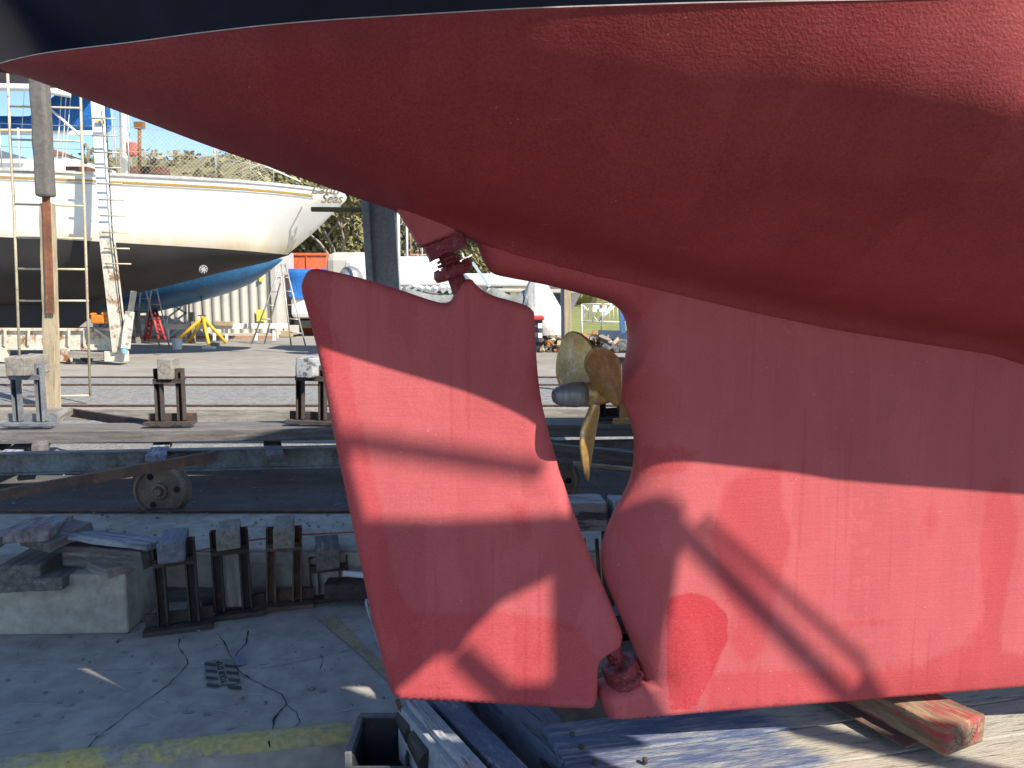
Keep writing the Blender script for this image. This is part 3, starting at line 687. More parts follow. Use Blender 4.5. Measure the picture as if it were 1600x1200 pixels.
timber('cross_beam',(-5.5,6.85,.30),(3.,6.85,.30),.12,.10,wood_grey,cart,jit=.002,seg=14)
sweep('side_channel',(-5.0,5.05,.20),(2.2,5.75,.215),chanR(.055,.15,.012),rusty_grey,cart,bev=.002)
sweep('channel_flange',(-5.0,5.03,.279),(2.2,5.73,.294),rect(.075,.009),galv,cart,bev=.001)
timber('deck_plank',W(4,772,4.9)+Vector((-.3,-.3,.0)),W(52,690,5.75),.13,.05,wood_bluesp,cart)
timber('deck_plank',W(-60,772,4.9),W(6,688,5.75),.12,.05,wood_dark,cart)
timber('deck_plank',W(243,716,5.0),W(262,678,6.3),.12,.04,wood_bluesp,cart)
timber('deck_plank',W(62,700,5.35),W(82,655,6.5),.10,.05,wood_dark,cart)
timber('deck_plank',W(430,716,5.1),W(420,668,6.6),.12,.05,wood_dark,cart)
timber('deck_plank',W(876,702,5.5),W(862,668,6.7),.13,.05,wood_white,cart)
sweep('angle_brace',W(110,644,6.5),W(235,664,5.8),rect(.03,.07),rust_dark,cart,bev=.002)
timber('angle_brace',W(75,660,5.85),W(108,642,6.5),.09,.05,wood_grey,cart)
sweep('drawbar',W(-60,784,4.45),W(338,712,4.62),chan(.05,.062,.009),rust,cart,bev=.002)
sweep('drawbar',W(1180,742,4.8),W(858,708,4.75),rect(.05,.13),wood_dark,cart,bev=.004)
timber('loose_strip',W(896,724,4.68),W(988,733,4.68),.05,.02,wood_pale,cart)
sweep('drawbar',W(835,695,5.2),W(1010,708,5.2),rect(.02,.03),galv,cart,bev=.002)
def wheel(c,r,m,parent):
    bm=bmesh.new(); ax=Vector((.06,-1,0))
    lathe(bm,Vector(c)-ax.normalized()*.04,ax,[(0,.02),(0,r*1.0),(.012,r*1.0),(.016,r*.9),(.07,r*.88),(.075,r*.80),(.05,r*.76),(.046,r*.40),(.055,r*.30),(.075,r*.27),(.078,r*.20),(.068,r*.14),(.095,r*.12),(.097,.004)],48)
    w_=link('wheel',bm,m,parent,smooth=True)
    x=ax.cross(Vector((0,0,1))).normalized()
    for k in range(3):
        a=k*2*math.pi/3+1.0; q=Vector(c)+ax.normalized()*.0075+(x*math.cos(a)+Vector((0,0,1))*math.sin(a))*r*.58
        bm=bmesh.new(); lathe(bm,q,ax,[(0,r*.11),(.003,r*.11)],18); link('wheel_hole',bm,crack_m,w_)
    for p in w_.data.polygons: pass
    e=w_.modifiers.new('edge','EDGE_SPLIT'); e.split_angle=R(35)
    return w_
wheel_m=mat('worn_cast_wheel_steel',(.30,.22,.16),(.19,.145,.11),(.40,.27,.15),scale=8,rough=.7,metal=.2,bump=.4,bscale=60,scale3=9,lo3=.55,hi3=.68,bdist=.004)
wheel(W(251,766,4.72),.178,wheel_m,cart); wheel(W(862,752,4.95),.19,wheel_m,cart); wheel(W(-420,766,4.72),.178,wheel_m,cart)
sg='keel stands on the empty cradle cart'
stand(W(48,664,5.62),.46,.225,'galvanised stand with a splintered white-blotched timber block, below the carpeted post',sg,m=galv,bm_=wood_grey,blk=(.14,.14,.3),base_l=.37)
stand(W(268,663,5.62),.415,.21,'dark steel stand with a cracked grey block, alone in the middle of the empty cart',sg,bm_=wood_grey,blk=(.105,.15,.16),base_l=.36)
stand(W(487,661,5.62),.43,.22,'dark steel stand with a peeling white block, half hidden by the rudder edge',sg,bm_=wood_white,blk=(.13,.14,.3),base_l=.36,rz=-.12)
stand(W(955,655,5.62),.42,.20,'stand with a grey block seen between the propeller and the keel',sg,bm_=wood_grey,blk=(.12,.13,.3),base_l=.34,rz=.2)
t=thing('timber_offcut',W(972,661,5.6),'small raw yellow timber block with an upright stub right of the propeller','offcut')
timber('base_block',W(958,658,5.55),W(1000,658,5.55),.12,.05,yel_raw:=mat('fresh_yellow_pine',(.62,.38,.12),(.55,.32,.1),scale=3,stretch=(1,12,12),rough=.8,bump=.2),t)
timber('upright_stub',W(974,654,5.55),W(974,618,5.55),.05,.045,yel_raw,t)
# ------------------------------------------------------------------ stands on the slab, blocks and timbers
fg='spare keel stands lined up against the concrete ledge'
def GS(px,py): return G(px,py,ZS)
wood_bluegrey=mat('blue_grey_timber',(.24,.26,.31),(.17,.18,.21),(.33,.34,.37),scale=3,stretch=(1.2,12,12),rough=.9,bump=.6,bscale=14,bdist=.006)
stand(GS(281,981),.44,.19,'front-most rusty stand of the row, with a notched blue-grey block on top',fg,rz=.3,m=rust_dark,bm_=wood_bluegrey,blk=(.115,.10,.25),base_l=.31)
stand(GS(366,960),.44,.18,'rusty stand packed with upright grey boards, between two open-framed stands',fg,rz=.3,m=rust_dark,bm_=wood_grey,blk=(.11,.10,.22),base_l=.30,brace=True)
stand(GS(444,947),.42,.18,'reddish rusted stand with a pale ridged block, third along the ledge',fg,rz=.27,m=rust,bm_=wood_grey,blk=(.10,.10,.28),base_l=.30)
stand(GS(516,934),.23,.20,'short squat rusty stand with a dark block, near the rudder edge',fg,rz=.25,m=rust_dark,bm_=wood_dark,blk=(.12,.12,.22),base_l=.34)
cb_=boxo('concrete_block',(W(190,950,3.47).x-1.175,3.47+.22,ZS+.148),(2.35,.44,.296),concrete,bev=.012)
cb_.rotation_euler[2]=.03; tag(cb_,'big pale concrete block carrying the pile of old timbers','block')
ZT=.05
def lum(name,pa,ya,pb,yb,w_,h_,m,label,up=(0,0,1),jit=.0028,bev=.006):
    o=timber(name,W(pa[0],pa[1],ya),W(pb[0],pb[1],yb),w_,h_,m,up=up,jit=jit,bev=bev,seg=5)
    return tag(o,label,'timber','old timbers piled on the concrete block')
lum('timber_offcut',(28,905),3.43,(88,868),3.85,.19,.125,wood_dark,'thick dark squared timber at the left picture edge')
lum('timber_offcut',(74,914),3.42,(140,868),3.86,.13,.062,wood_dark,'grey plank pointing out over the front of the concrete block')
lum('timber_offcut',(125,868),3.75,(186,892),3.5,.12,.045,wood_grey,'pale split plank wedged slantwise at the block corner')
lum('timber_offcut',(113,862),3.66,(236,870),3.56,.13,.10,wood_dark,'dark baulk under the blue-splashed plank',jit=.006)
lum('timber_offcut',(108,833),3.66,(246,851),3.55,.145,.032,wood_bluesp,'blue-splashed plank lying on the dark baulk',up=(0,.1,1))
lum('timber_offcut',(52,852),3.55,(122,818),3.75,.24,.05,wood_dark,'thin grey board under the red-smeared slab')
lum('timber_offcut',(40,838),3.5,(82,816),3.82,.20,.062,wood_paint,'short thick slab smeared with red paint, topmost of the pile')
lum('timber_offcut',(-40,862),3.5,(8,834),3.8,.10,.05,wood_grey,'splintered plank end at the far left edge of the pile')
lum('timber_offcut',(62,888),3.66,(112,868),3.86,.1,.05,wood_grey,'pale plank buried in the middle of the pile')
tag(tube('cable',[G(-60,880,-.0)+Vector((0,0,.02))]+[W(x,y,yy) for x,y,yy in ((226,866,3.93),(270,864,3.925),(310,861,3.93),(350,851,3.96),(400,843,3.98),(460,836,4.02),(560,831,4.05),(700,826,4.08))],.0045,mat('orange_red_cable_sheath',(.55,.12,.07),rough=.5,bump=0)),'thin orange-red cable lying along the ledge behind the spare stands','cable')
tag(tube('pipe_offcut',[W(537,896,3.85),W(640,905,3.8)],.016,white_plain),'short white pipe poking out left of the rudder','pipe')
tag(boxo('timber_offcut',W(540,918,3.9)+Vector((.1,0,0)),(.4,.12,.08),rust_dark),'dark rusted scrap bar lying under the white pipe','scrap')
# wooden scraps among the stands
tag(timber('timber_offcut',GS(236,955)+Vector((0,.15,.03)),GS(330,945)+Vector((0,.1,.03)),.07,.06,wood_dark),'dark baulk lying behind the front-most spare stand','timber')
tag(timber('timber_offcut',GS(318,972)+Vector((0,0,.012)),GS(334,964)+Vector((0,0,.012)),.04,.02,wood_pale),'little pale wood chip between the two front stands','wood chip')
# pebbles and grit
bm=bmesh.new()
for i in range(420):
    if i<260: x=random.uniform(-3.2,-.3); y=random.choice([random.uniform(2.75,3.9),random.gauss(3.86,.06)])
    else: x=random.gauss(-1.85,.25); y=random.gauss(3.75,.15)
    y=min(y,3.93); r_=random.choice([.003,.004,.006,.009])
    v=bmesh.ops.create_icosphere(bm,subdivisions=1,radius=r_)['verts']
    T=Matrix.Translation((x,y,ZS+r_*.4))@Matrix.Diagonal((random.uniform(.7,1.5),random.uniform(.7,1.5),.6,1)); bmesh.ops.transform(bm,matrix=T,verts=v)
for i in range(900):
    x=random.uniform(-5,2.5); y=random.uniform(4.05,6.1); r_=random.choice([.004,.006,.009])
    v=bmesh.ops.create_icosphere(bm,subdivisions=1,radius=r_)['verts']
    T=Matrix.Translation((x,y,.01+r_*.4))@Matrix.Diagonal((random.uniform(.7,1.5),random.uniform(.7,1.5),.6,1)); bmesh.ops.transform(bm,matrix=T,verts=v)
o=link('grit',bm,gravel_m); o['kind']='stuff'; o['label']='loose grit and small stones scattered on the concrete and asphalt'
# step sticker
t=thing('floor_sticker',GS(346,1058)+Vector((0,0,.005)),'worn black and yellow striped floor sticker with YOUR STEP on it','sticker')
sx=mat('sticker_yellow',(.34,.31,.22),(.27,.26,.2),rough=.8,bump=.1); sk=mat('sticker_black',(.04,.055,.06),(.07,.085,.095),rough=.8,bump=.1); 
c0=GS(318,1035); ux=(GS(370,1030)-c0); uy=(GS(322,1075)-c0)
def SP(a,b,z=0): p=c0+ux*a+uy*b; return Vector((p.x,p.y,ZS+.005+z))
bm=bmesh.new(); bm.faces.new([bm.verts.new(SP(*q)) for q in ((0.02,.12),(.2,-.02),(.95,.0),(.93,.3),(.85,.36),(.95,.45),(.9,.62),(.97,.8),(.85,1.),(.1,1.0),(.05,.8),(.12,.7),(0,.52),(.1,.4))]); link('sticker_base',bm,sx,t,smooth='keep')
bm=bmesh.new()
for k in range(4):
    b=.16+.27*k
    for (x0_,x1_) in ((.0,.36),(.58,.97)): 
        y0=b+(x0_*.25)-.1; y1=b+(x1_*.25)-.1
        bm.faces.new([bm.verts.new(SP(x0_+.02,y0,.001)),bm.verts.new(SP(x1_,y1,.001)),bm.verts.new(SP(x1_,y1+.12,.001)),bm.verts.new(SP(x0_+.02,y0+.12,.001))])
link('stripes',bm,sk,t,smooth='keep')
bm=bmesh.new(); bm.faces.new([bm.verts.new(SP(*q,.0015)) for q in ((.34,-.01),(.58,-.01),(.66,1.),(.42,1.)) ]); link('text_panel',bm,sx,t,smooth='keep')
def text(name,body,M,size,m,parent,shear=0.,ext=.0003,wd=None,font_off=0.):
    cu=bpy.data.curves.new(name,'FONT'); cu.body=body; cu.size=size; cu.shear=shear; cu.extrude=ext; cu.align_x='CENTER'; cu.align_y='CENTER'; cu.offset=font_off
    o=bpy.data.objects.new(name+'_tmp',cu); C.objects.link(o); bpy.context.view_layer.update()
    me=bpy.data.meshes.new_from_object(o.evaluated_get(bpy.context.evaluated_depsgraph_get())); bpy.data.objects.remove(o)
    if wd:
        xs=[v.co.x for v in me.vertices]; k=wd/(max(xs)-min(xs)); me.transform(Matrix.Diagonal((k,1,1,1)))
    me.name=name; me.materials.clear(); me.materials.append(m); q=bpy.data.objects.new(name,me); C.objects.link(q)
    if parent: q.parent=parent; q.matrix_basis=WM[parent].inverted()@M
    else: q.matrix_basis=M
    WM[q]=M; return q
e1=(SP(.42,0)-SP(.5,1)).normalized(); e3=Vector((0,0,1)); e2=e3.cross(e1); M_=Matrix((e1,e2,e3)).transposed().to_4x4(); M_.translation=SP(.50,.5,.0022)
text('lettering','YOUR STEP',M_,.034,crack_m,t,wd=uy.length*.88,font_off=.0006)
tag(sheet('sticker_scrap',[SP(.93,-.06,.002),SP(1.2,-.08,.002),SP(1.24,.3,.002),SP(.95,.32,.002)],mat('pale_lilac_patch',(.33,.34,.44),rough=.8,bump=.1),kind=None),'torn pale patch stuck beside the floor sticker','patch')
# ------------------------------------------------------------------ cradle under the boat
crd=thing('boat_cradle',(0,2.6,-.3),'heavy cradle of grey painted steel and worn timbers under the keel and rudder','cradle')
dv=(G(735,1200,-.02)-G(642,1095,-.02)).normalized(); dv=Vector((dv.x,dv.y,0)).normalized()
def along(px,py,z,back,fwd_): p=G(px,py,z); return p-dv*back,p+dv*fwd_
a,b=along(650,1105,-.02,.05,2.2); sweep('side_channel',a+Vector((0,0,-.1)),b+Vector((0,0,-.1)),chan(.09,.2,.012),grey_steel,crd,bev=.002)
a,b=along(650,1108,-.012,.06,2.2); timber('edge_flange',a,b,.024,.022,wood_white,crd,seg=20,jit=.0015,bev=.002)
a,b=along(722,1120,-.03,.3,2.2); timber('long_timber',a+Vector((0,0,-.08)),b+Vector((0,0,-.08)),.085,.16,mat('blue_grey_worn_beam',(.13,.16,.23),(.085,.105,.15),(.30,.31,.33),scale=6,stretch=(1,2.5,2.5),rough=.8,bump=.7,bscale=25,scale3=9,lo3=.54,hi3=.62,bdist=.005),crd,jit=.002,seg=10)
a,b=along(838,1120,-.03,.7,2.2); timber('long_timber',a+Vector((0,0,-.12)),b+Vector((0,0,-.12)),.14,.24,mat('blue_washed_beam',(.17,.20,.26),(.12,.135,.17),(.06,.06,.07),scale=3,stretch=(1,9,3),rough=.85,bump=.7,bscale=18,scale3=5,lo3=.56,hi3=.6,bdist=.006),crd,jit=.002,seg=10)
timber('peeling_board',W(573,938,3.0),W(610,1045,2.75),.02,.03,wood_white,crd)
tube('hook',[G(682,1096,-.05),G(684,1120,-.07),G(690,1140,-.09),G(696,1150,-.12)],.008,galv,crd)
# cross timber carrying the keel: two planks side by side on a baulk
cy0=G(848,1134,-.005); cv=Vector((math.cos(R(17)),math.sin(R(17)),-.055)).normalized(); cn=Vector((-cv.y,cv.x,0)).normalized()
L0=cy0-cn*.0
wbt=wood_blue
bm=None
def plankmat():
    m=wood_blue.copy(); m.name='blue_and_bare_plank'; nt=m.node_tree
    B=nt.nodes['Principled BSDF']; src=B.inputs['Base Color'].links[0].from_socket
    tc=nt.nodes.new('ShaderNodeTexCoord'); sx_=nt.nodes.new('ShaderNodeSeparateXYZ'); L(nt,tc.outputs['Object'],sx_.inputs[0])
    n=nt.nodes.new('ShaderNodeTexNoise'); n.inputs['Scale'].default_value=6; n.inputs['Detail'].default_value=7
    mp=nt.nodes.new('ShaderNodeMapping'); mp.inputs['Scale'].default_value=(.5,3,3); L(nt,tc.outputs['Object'],mp.inputs[0]); L(nt,mp.outputs[0],n.inputs[0])
    a=nt.nodes.new('ShaderNodeMath'); a.operation='MULTIPLY_ADD'; a.inputs[1].default_value=.30; L(nt,n.outputs[0],a.inputs[0])
    y=nt.nodes.new('ShaderNodeMath'); y.operation='MULTIPLY'; y.inputs[1].default_value=.55; L(nt,sx_.outputs['Y'],y.inputs[0])
    ad=nt.nodes.new('ShaderNodeMath'); ad.operation='ADD'; L(nt,sx_.outputs['X'],ad.inputs[0]); L(nt,y.outputs[0],ad.inputs[1]); L(nt,ad.outputs[0],a.inputs[2])
    r=nt.nodes.new('ShaderNodeMapRange'); r.inputs[1].default_value=.88; r.inputs[2].default_value=.97; L(nt,a.outputs[0],r.inputs[0])
    n2=nt.nodes.new('ShaderNodeTexNoise'); n2.inputs['Scale'].default_value=4.5; n2.inputs['Detail'].default_value=10; n2.inputs['Roughness'].default_value=.72
    mp2=nt.nodes.new('ShaderNodeMapping'); mp2.inputs['Scale'].default_value=(1.6,17,17); L(nt,tc.outputs['Object'],mp2.inputs[0]); L(nt,mp2.outputs[0],n2.inputs[0])
    cr=nt.nodes.new('ShaderNodeValToRGB'); cr.color_ramp.elements[0].position=.33; cr.color_ramp.elements[0].color=(.11,.092,.072,1); cr.color_ramp.elements[1].position=.47; cr.color_ramp.elements[1].color=(.37,.335,.265,1); L(nt,n2.outputs[0],cr.inputs[0])
    mx=nt.nodes.new('ShaderNodeMix'); mx.data_type='RGBA'; L(nt,r.outputs[0],mx.inputs[0]); L(nt,src,mx.inputs[6]); L(nt,cr.outputs[0],mx.inputs[7]); L(nt,mx.outputs[2],B.inputs['Base Color'])
    return m
pm=plankmat()
for k in range(3):
    a=cy0-cn*(.095+.19*k-.01)+Vector((0,0,-.035-.002*k)); o=timber('cross_plank',a+cv*(-.03*k*0-.002*k),a+cv*3.6,.186,.07,pm,crd,jit=.0015,seg=18,bev=.005)
a=cy0-cn*.26+Vector((0,0,-.17)); timber('cross_baulk',a+cv*.03,a+cv*3.6,.40,.19,wood_grey,crd,jit=.003,seg=14)
for (px,py) in ((894,1146),(908,1166),(930,1190),(1008,1186)):
    q=G(px,py,-.003); bm=bmesh.new(); lathe(bm,q-Vector((0,0,.012)),(0,0,1),[(0,.008),(.014,.009),(.016,.005)],10); link('bolt',bm,rust_dark,crd)
# red-smeared keel block
red_end=mat('block_end_grain',(.36,.22,.12),(.22,.12,.07),(.34,.30,.26),scale=5,rough=.85,bump=.5,bscale=20,scale3=6)
blk_m=mat('red_smeared_block_timber',(.38,.26,.15),(.19,.12,.08),(.38,.075,.07),scale=3,stretch=(1.3,9,9),rough=.85,bump=.7,bscale=12,scale3=2.6,lo3=.50,hi3=.57,bdist=.006)
kb0=W(1508,1135,2.06); kb1=W(1400,1090,2.50)
kb0=G(1511,1128,.055); kb1=G(1418,1085,.050)
t=thing('keel_block',(kb0.x,kb0.y,-.05),'reddish timber block with cracked end grain, wedged under the keel at lower right','block')
d=(kb1-kb0); d.z=0; d.normalize()
kbA=kb0+d*.0; 
timber('block',kbA+Vector((0,0,-.045)),kbA+d*.42+Vector((0,0,-.045)),.19,.088,blk_m,t,jit=.004,bev=.010,seg=6)
# radial checks and growth ring on the end face
bm=bmesh.new(); fc=kbA-d*.0035+Vector((0,0,-.045)); sxv=Vector((d.y,-d.x,0)); 
def EP(x,z): return fc+sxv*x+Vector((0,0,z))
oc=(-.005,.03)
for i in range(13):
    an=R(200+i*11.5); r0,r1=.018+.004*(i%3),.05+.018*random.random(); wv=.0007
    p=[EP(oc[0]+math.cos(an)*r,max(-.04,oc[1]+math.sin(an)*r)) for r in (r0,r1)]; n_=Vector((0,0,1)).cross(p[1]-p[0]); 
    dd=(p[1]-p[0]).normalized(); pn=dd.cross(d)*wv
    bm.faces.new([bm.verts.new(q) for q in (p[0]-pn*.4,p[1]-pn,p[1]+pn,p[0]+pn*.4)])
for r in (.034,.058):
    pr=None
    for i in range(25):
        an=R(190+i*160/24); 
        a1=bm.verts.new(EP(oc[0]+math.cos(an)*r,max(-.041,oc[1]+math.sin(an)*r*.95))); b1=bm.verts.new(EP(oc[0]+math.cos(an)*(r+.0014),max(-.041,oc[1]+math.sin(an)*(r+.0014)*.95)))
        if pr: bm.faces.new((pr[0],a1,b1,pr[1]))
        pr=(a1,b1)
link('end_checks',bm,crack_m,t,smooth='keep')
bm=bmesh.new()
lf=-sxv  # left side steel plate
prism(bm,[kbA+d*.10-sxv*.088+Vector((0,0,-.02)),kbA+d*.45-sxv*.088+Vector((0,0,-.0)),kbA+d*.45-sxv*.088+Vector((0,0,-.09)),kbA+d*.10-sxv*.088+Vector((0,0,-.088))],-sxv*.006)
abox(bm,kbA+d*.30-sxv*.12+Vector((0,0,-.088)),(.42,.07,.006),rz=math.atan2(d.y,d.x)); link('steel_shoe',bm,rust,t,bev=.001)
# black bin, roller and rusty hanger by the slab edge
t=thing('storage_bin',G(596,1175,-.40),'open black plastic bin beside the yellow painted edge','bin')
bx0,by0=W(556,1150,2.42),W(638,1150,2.42)
cx=(bx0.x+by0.x)/2; ww=(by0.x-bx0.x); ztop=-.19; yb,yf=2.56,2.36
bm=bmesh.new()
z1=W(600,1120,yb).z; z2=z1-.005
for (c,s_) in (((cx,yb,z1-.12),(ww,.008,.24)),((cx,yf,z1-.15),(ww,.008,.18)),((cx-ww/2,(yb+yf)/2,z1-.13),(.008,yb-yf,.22)),((cx+ww/2,(yb+yf)/2,z1-.13),(.008,yb-yf,.22)),((cx,(yb+yf)/2,z1-.24),(ww,yb-yf,.01))): abox(bm,c,s_)
link('bin_body',bm,black_m,t,bev=.003)
bm=bmesh.new(); abox(bm,(cx,yf-.006,z1-.062),(ww+.03,.016,.014)); abox(bm,(cx,yb+.004,z1+.003),(ww+.03,.016,.014)); abox(bm,(cx-ww/2-.012,(yb+yf)/2,z1-.11),(.022,yb-yf+.03,.22)); link('rim',bm,mat('scuffed_grey_green_plastic',(.10,.115,.12),(.16,.17,.165),scale=6,rough=.5,bump=.1),t,bev=.003)
boxo('lid_rest',(cx,(yb+yf)/2,z1-.15),(ww-.02,yb-yf-.02,.006),black_m,t)
bm=bmesh.new(); a=W(640,1118,2.48); lathe(bm,a,(.42,-.9,-.1),[(0,.02),(0,.05),(.10,.05),(.105,.04),(.125,.04),(.13,.05),(.25,.05),(.25,.02)],28)
tag(link('rubber_roller',bm,rubber_m,None,smooth=False,base=a),'black rubber roller between the bin and the cradle channel','roller')
bm=bmesh.new(); pts=[(622,1098),(632,1120),(640,1145),(644,1180),(646,1215)]
atube(bm,[W(x,y,2.44) for x,y in pts],.007,6); atube(bm,[W(x-6,y-6,2.46) for x,y in ((626,1100),(630,1112),(640,1135),(642,1150))],.008,6)
for i in range(5): lathe(bm,W(622+5*i,1100+12*i,2.45),(1,.3,.2),[(-.004,.012),(.004,.012)],8)
lump(bm,4.,.004); tag(link('rusty_hanger',bm,rust,base=W(636,1150,2.44)),'rusty flaking steel hanger and bolts beside the black bin','bracket')
# white-painted blocks and rods seen in the gap between rudder and keel
wg='white painted blocks under the gap between rudder and keel'
tag(timber('timber_block',W(872,800,3.55),W(943,800,3.55),.30,.13,wood_white,jit=.003,bev=.006,up=(0,.12,1)),'wide white-painted timber block beside the rudder edge','block',wg)
tag(timber('timber_block',W(954,800,3.5),W(1080,803,3.5),.26,.13,wood_white,jit=.003,bev=.006,up=(0,.12,1)),'white-painted timber block half hidden by the keel edge','block',wg)
for i,(px,lb) in enumerate(((912,'rusty upright rod left of its twin under the white block'),(932,'rusty upright rod right of its twin under the white block'))):
    tag(tube('steel_rod',[W(px,842,3.42),W(px+6,930,3.4)],.009,rust),lb,'rod')
t=thing('support_frame',(.35,3.5,-.6),'dark steel frame holding up the white painted blocks','frame')
for px in (885,948,1010): sweep('frame_leg',W(px,815,3.6),W(px+4,1010,3.6),rect(.05,.05),rust_dark,t,bev=.002)
sweep('frame_rail',(-.2,3.6,-.25),(1.3,3.6,-.25),rect(.06,.06),rust_dark,t,bev=.002)
a=G(960,958,-.15); timber('frame_board',a+Vector((-.35,0,0)),a+Vector((.5,.08,0)),.10,.02,mat('pale_blue_board',(.27,.33,.40),(.2,.25,.31),scale=3,rough=.8,bump=.2),t)
timber('frame_board',G(935,905,-.2)+Vector((-.3,0,0)),G(935,905,-.2)+Vector((.6,.05,0)),.16,.03,grey_steel,t)
# ------------------------------------------------------------------ posts
t=thing('steel_post',W(604,700,4.1)*Vector((1,1,0)) if False else (W(604,700,4.1).x,4.1,0),'dark grey steel channel post rising just behind the rudder','post')
sweep('post_web',W(588,230,4.1),W(622,760,4.02),rect(.036,.145),grey_steel,t,up=(1,.0,0),bev=.003)
sweep('post_flange',W(566,230,4.07),W(598,760,3.99),rect(.05,.035),grey_steel,t,up=(1,0,0),bev=.002)
boxo('post_foot',(W(622,760,4.02).x,4.1,.0)+() if False else (W(618,760,4.02).x,4.06,.30),(.2,.14,.62),grey_steel,t)
tag(tube('pipe',[W(487,327,4.3),W(660,329,4.22)],.0135,olive_m),'olive yellow pipe crossing behind the grey steel post','pipe')
PY=9.2
t=thing('cradle_post',(W(82,640,PY).x,PY,0),'tall mooring post of timber and rusty steel with its top wrapped in grey carpet','post')
timber('timber_leg',W(83,648,PY),W(74,318,PY+.05),.14,.10,wood_pale,t,up=(0,1,0),jit=.006,seg=12)
timber('timber_leg',W(90,640,PY+.06),W(82,318,PY+.12),.06,.05,cream_rail,t,up=(0,1,0),jit=.003,seg=12)
sweep('steel_facing',W(79,490,PY-.06),W(72,306,PY-.01),rect(.09,.02),mat('orange_brown_rust',(.26,.10,.05),(.17,.07,.04),(.34,.2,.12),scale=3,rough=.9,bump=.3),t,up=(0,1,0),bev=.002)
timber('carpet_wrap',W(71.5,308,PY),W(60,95,PY),.178,.16,carpet,t,up=(0,1,0),jit=.006,seg=10,bev=.03)
LY=9.55
t=thing('ladder',(W(32,565,LY).x,LY,0),'long cream painted steel ladder passing behind the carpeted post','ladder')
tube('rail',[W(10,60,LY),W(15,200,LY),W(22,330,LY),W(32,600,LY)],.016,cream_rail,t)
tube('rail',[W(124,60,LY),W(127,200,LY),W(132,330,LY),W(141,618,LY)],.016,cream_rail,t)
for y0,y1 in ((112,118),(166,169),(218,221),(268,271),(319,322),(371,373),(420,421),(470,470)):
    tube('rung',[W(13+.048*(y0-110),y0,LY),W(126+.034*(y1-110),y1,LY)],.013,cream_rail,t)
tube('rung',[W(32,620,LY),W(141,618,LY)],.013,cream_rail,t)
tube('stay_rod',[W(33,600,LY),W(34,622,LY)],.012,cream_rail,t)
# ------------------------------------------------------------------ added off-frame panels and poles behind the camera, shaped to throw the broken shadows
KP=lambda px,py: BL(px,py,.08)                       # point on the near face of keel / rudder
def to_world(v): return BO+U*v.x-N*v.y+Vector((0,0,v.z))
def back(px,py,Y):                                   # follow the sun ray from a shadow point back to the plane y=Y
    p=to_world(KP(px,py)); t=(p.y-Y)/(-SD.y); return p+SD*t
blockers=thing('shadow_blockers',(2.6,-1.0,ZS),'added unseen panels, rods and posts behind the viewer, shaped to cast the shadows','shadow caster')
def shadow_pole(a,b,r=.03,Y=-1.0,nm='shadow_bar'): 
    A=back(*a,Y); B_=back(*b,Y); tube(nm,[A,B_],r,galv,blockers,n=10)
def shadow_panel(nm,pts,Y,m=None):
    q=[back(x,y,Y) for x,y in pts]; bm=bmesh.new(); prism(bm,q,(0,-.03,0)); link(nm,bm,m or wood_grey,blockers)
shadow_pole((1035,800),(1332,1100),.021,-.15); shadow_pole((1096,812),(1342,1030),.011,-.15); shadow_pole((1340,1028),(1380,1095),.011,-.15)  # added unseen rods for the diagonal shadow bars on the keel
shadow_pole((470,636),(870,712),.020,-.9,'shadow_rod')  # added unseen rod for the soft dark band across the rudder
shadow_panel('board',[(430,772),(720,786),(880,782),(936,780),(948,704),(990,690),(1003,765),(1045,765),(1070,790),(1062,870),(1042,1000),(1048,1140),(900,1160),(905,1060),(903,866),(826,902),(764,965),(750,992),(728,985),(585,1110),(560,1180),(430,1180)],-.12)  # unseen sheet cut to the shadow outline, with a spur against stray sun
shadow_panel('board',[(746,1000),(760,985),(830,1050),(900,1050),(930,1080),(930,1160),(850,1160),(825,1080)],-.16)  # second added sheet, for the shade between the lit triangles
shadow_panel('side_shade_panel',[(-700,330),(476,385),(537,560),(565,650),(602,790),(638,1050),(620,1100),(930,1112),(930,1260),(590,1400),(-700,1400)],.35)  # added unseen sheet that keeps the sun off the slab left of the rudder
shadow_pole((1320,1090),(1480,1320),.05,-.7)  # one more added unseen rod that throws shade
for q in ((-1.0,-.9),(3.9,-.9),(3.9,-2.4),(-1.0,-2.4)):
    pass
g0=back(1060,1000,-.8); g1=back(1345,1110,-.75)
for gx in (g0.x+.02,4.6): tube('upright',[(gx,-.82,ZS),(gx,-.82,3.6)],.03,galv,blockers) if False else None
tube('upright',[(5.2,-1.2,ZS),(5.2,-1.2,3.7)],.03,galv,blockers); tube('upright',[(5.2,-2.2,ZS),(5.2,-2.2,3.7)],.03,galv,blockers)  # unseen posts that go with the added shadow casters
tube('top_rail',[(5.2,-1.2,3.65),(5.2,-2.2,3.65)],.02,galv,blockers);  # rail joining those added posts, out of view too
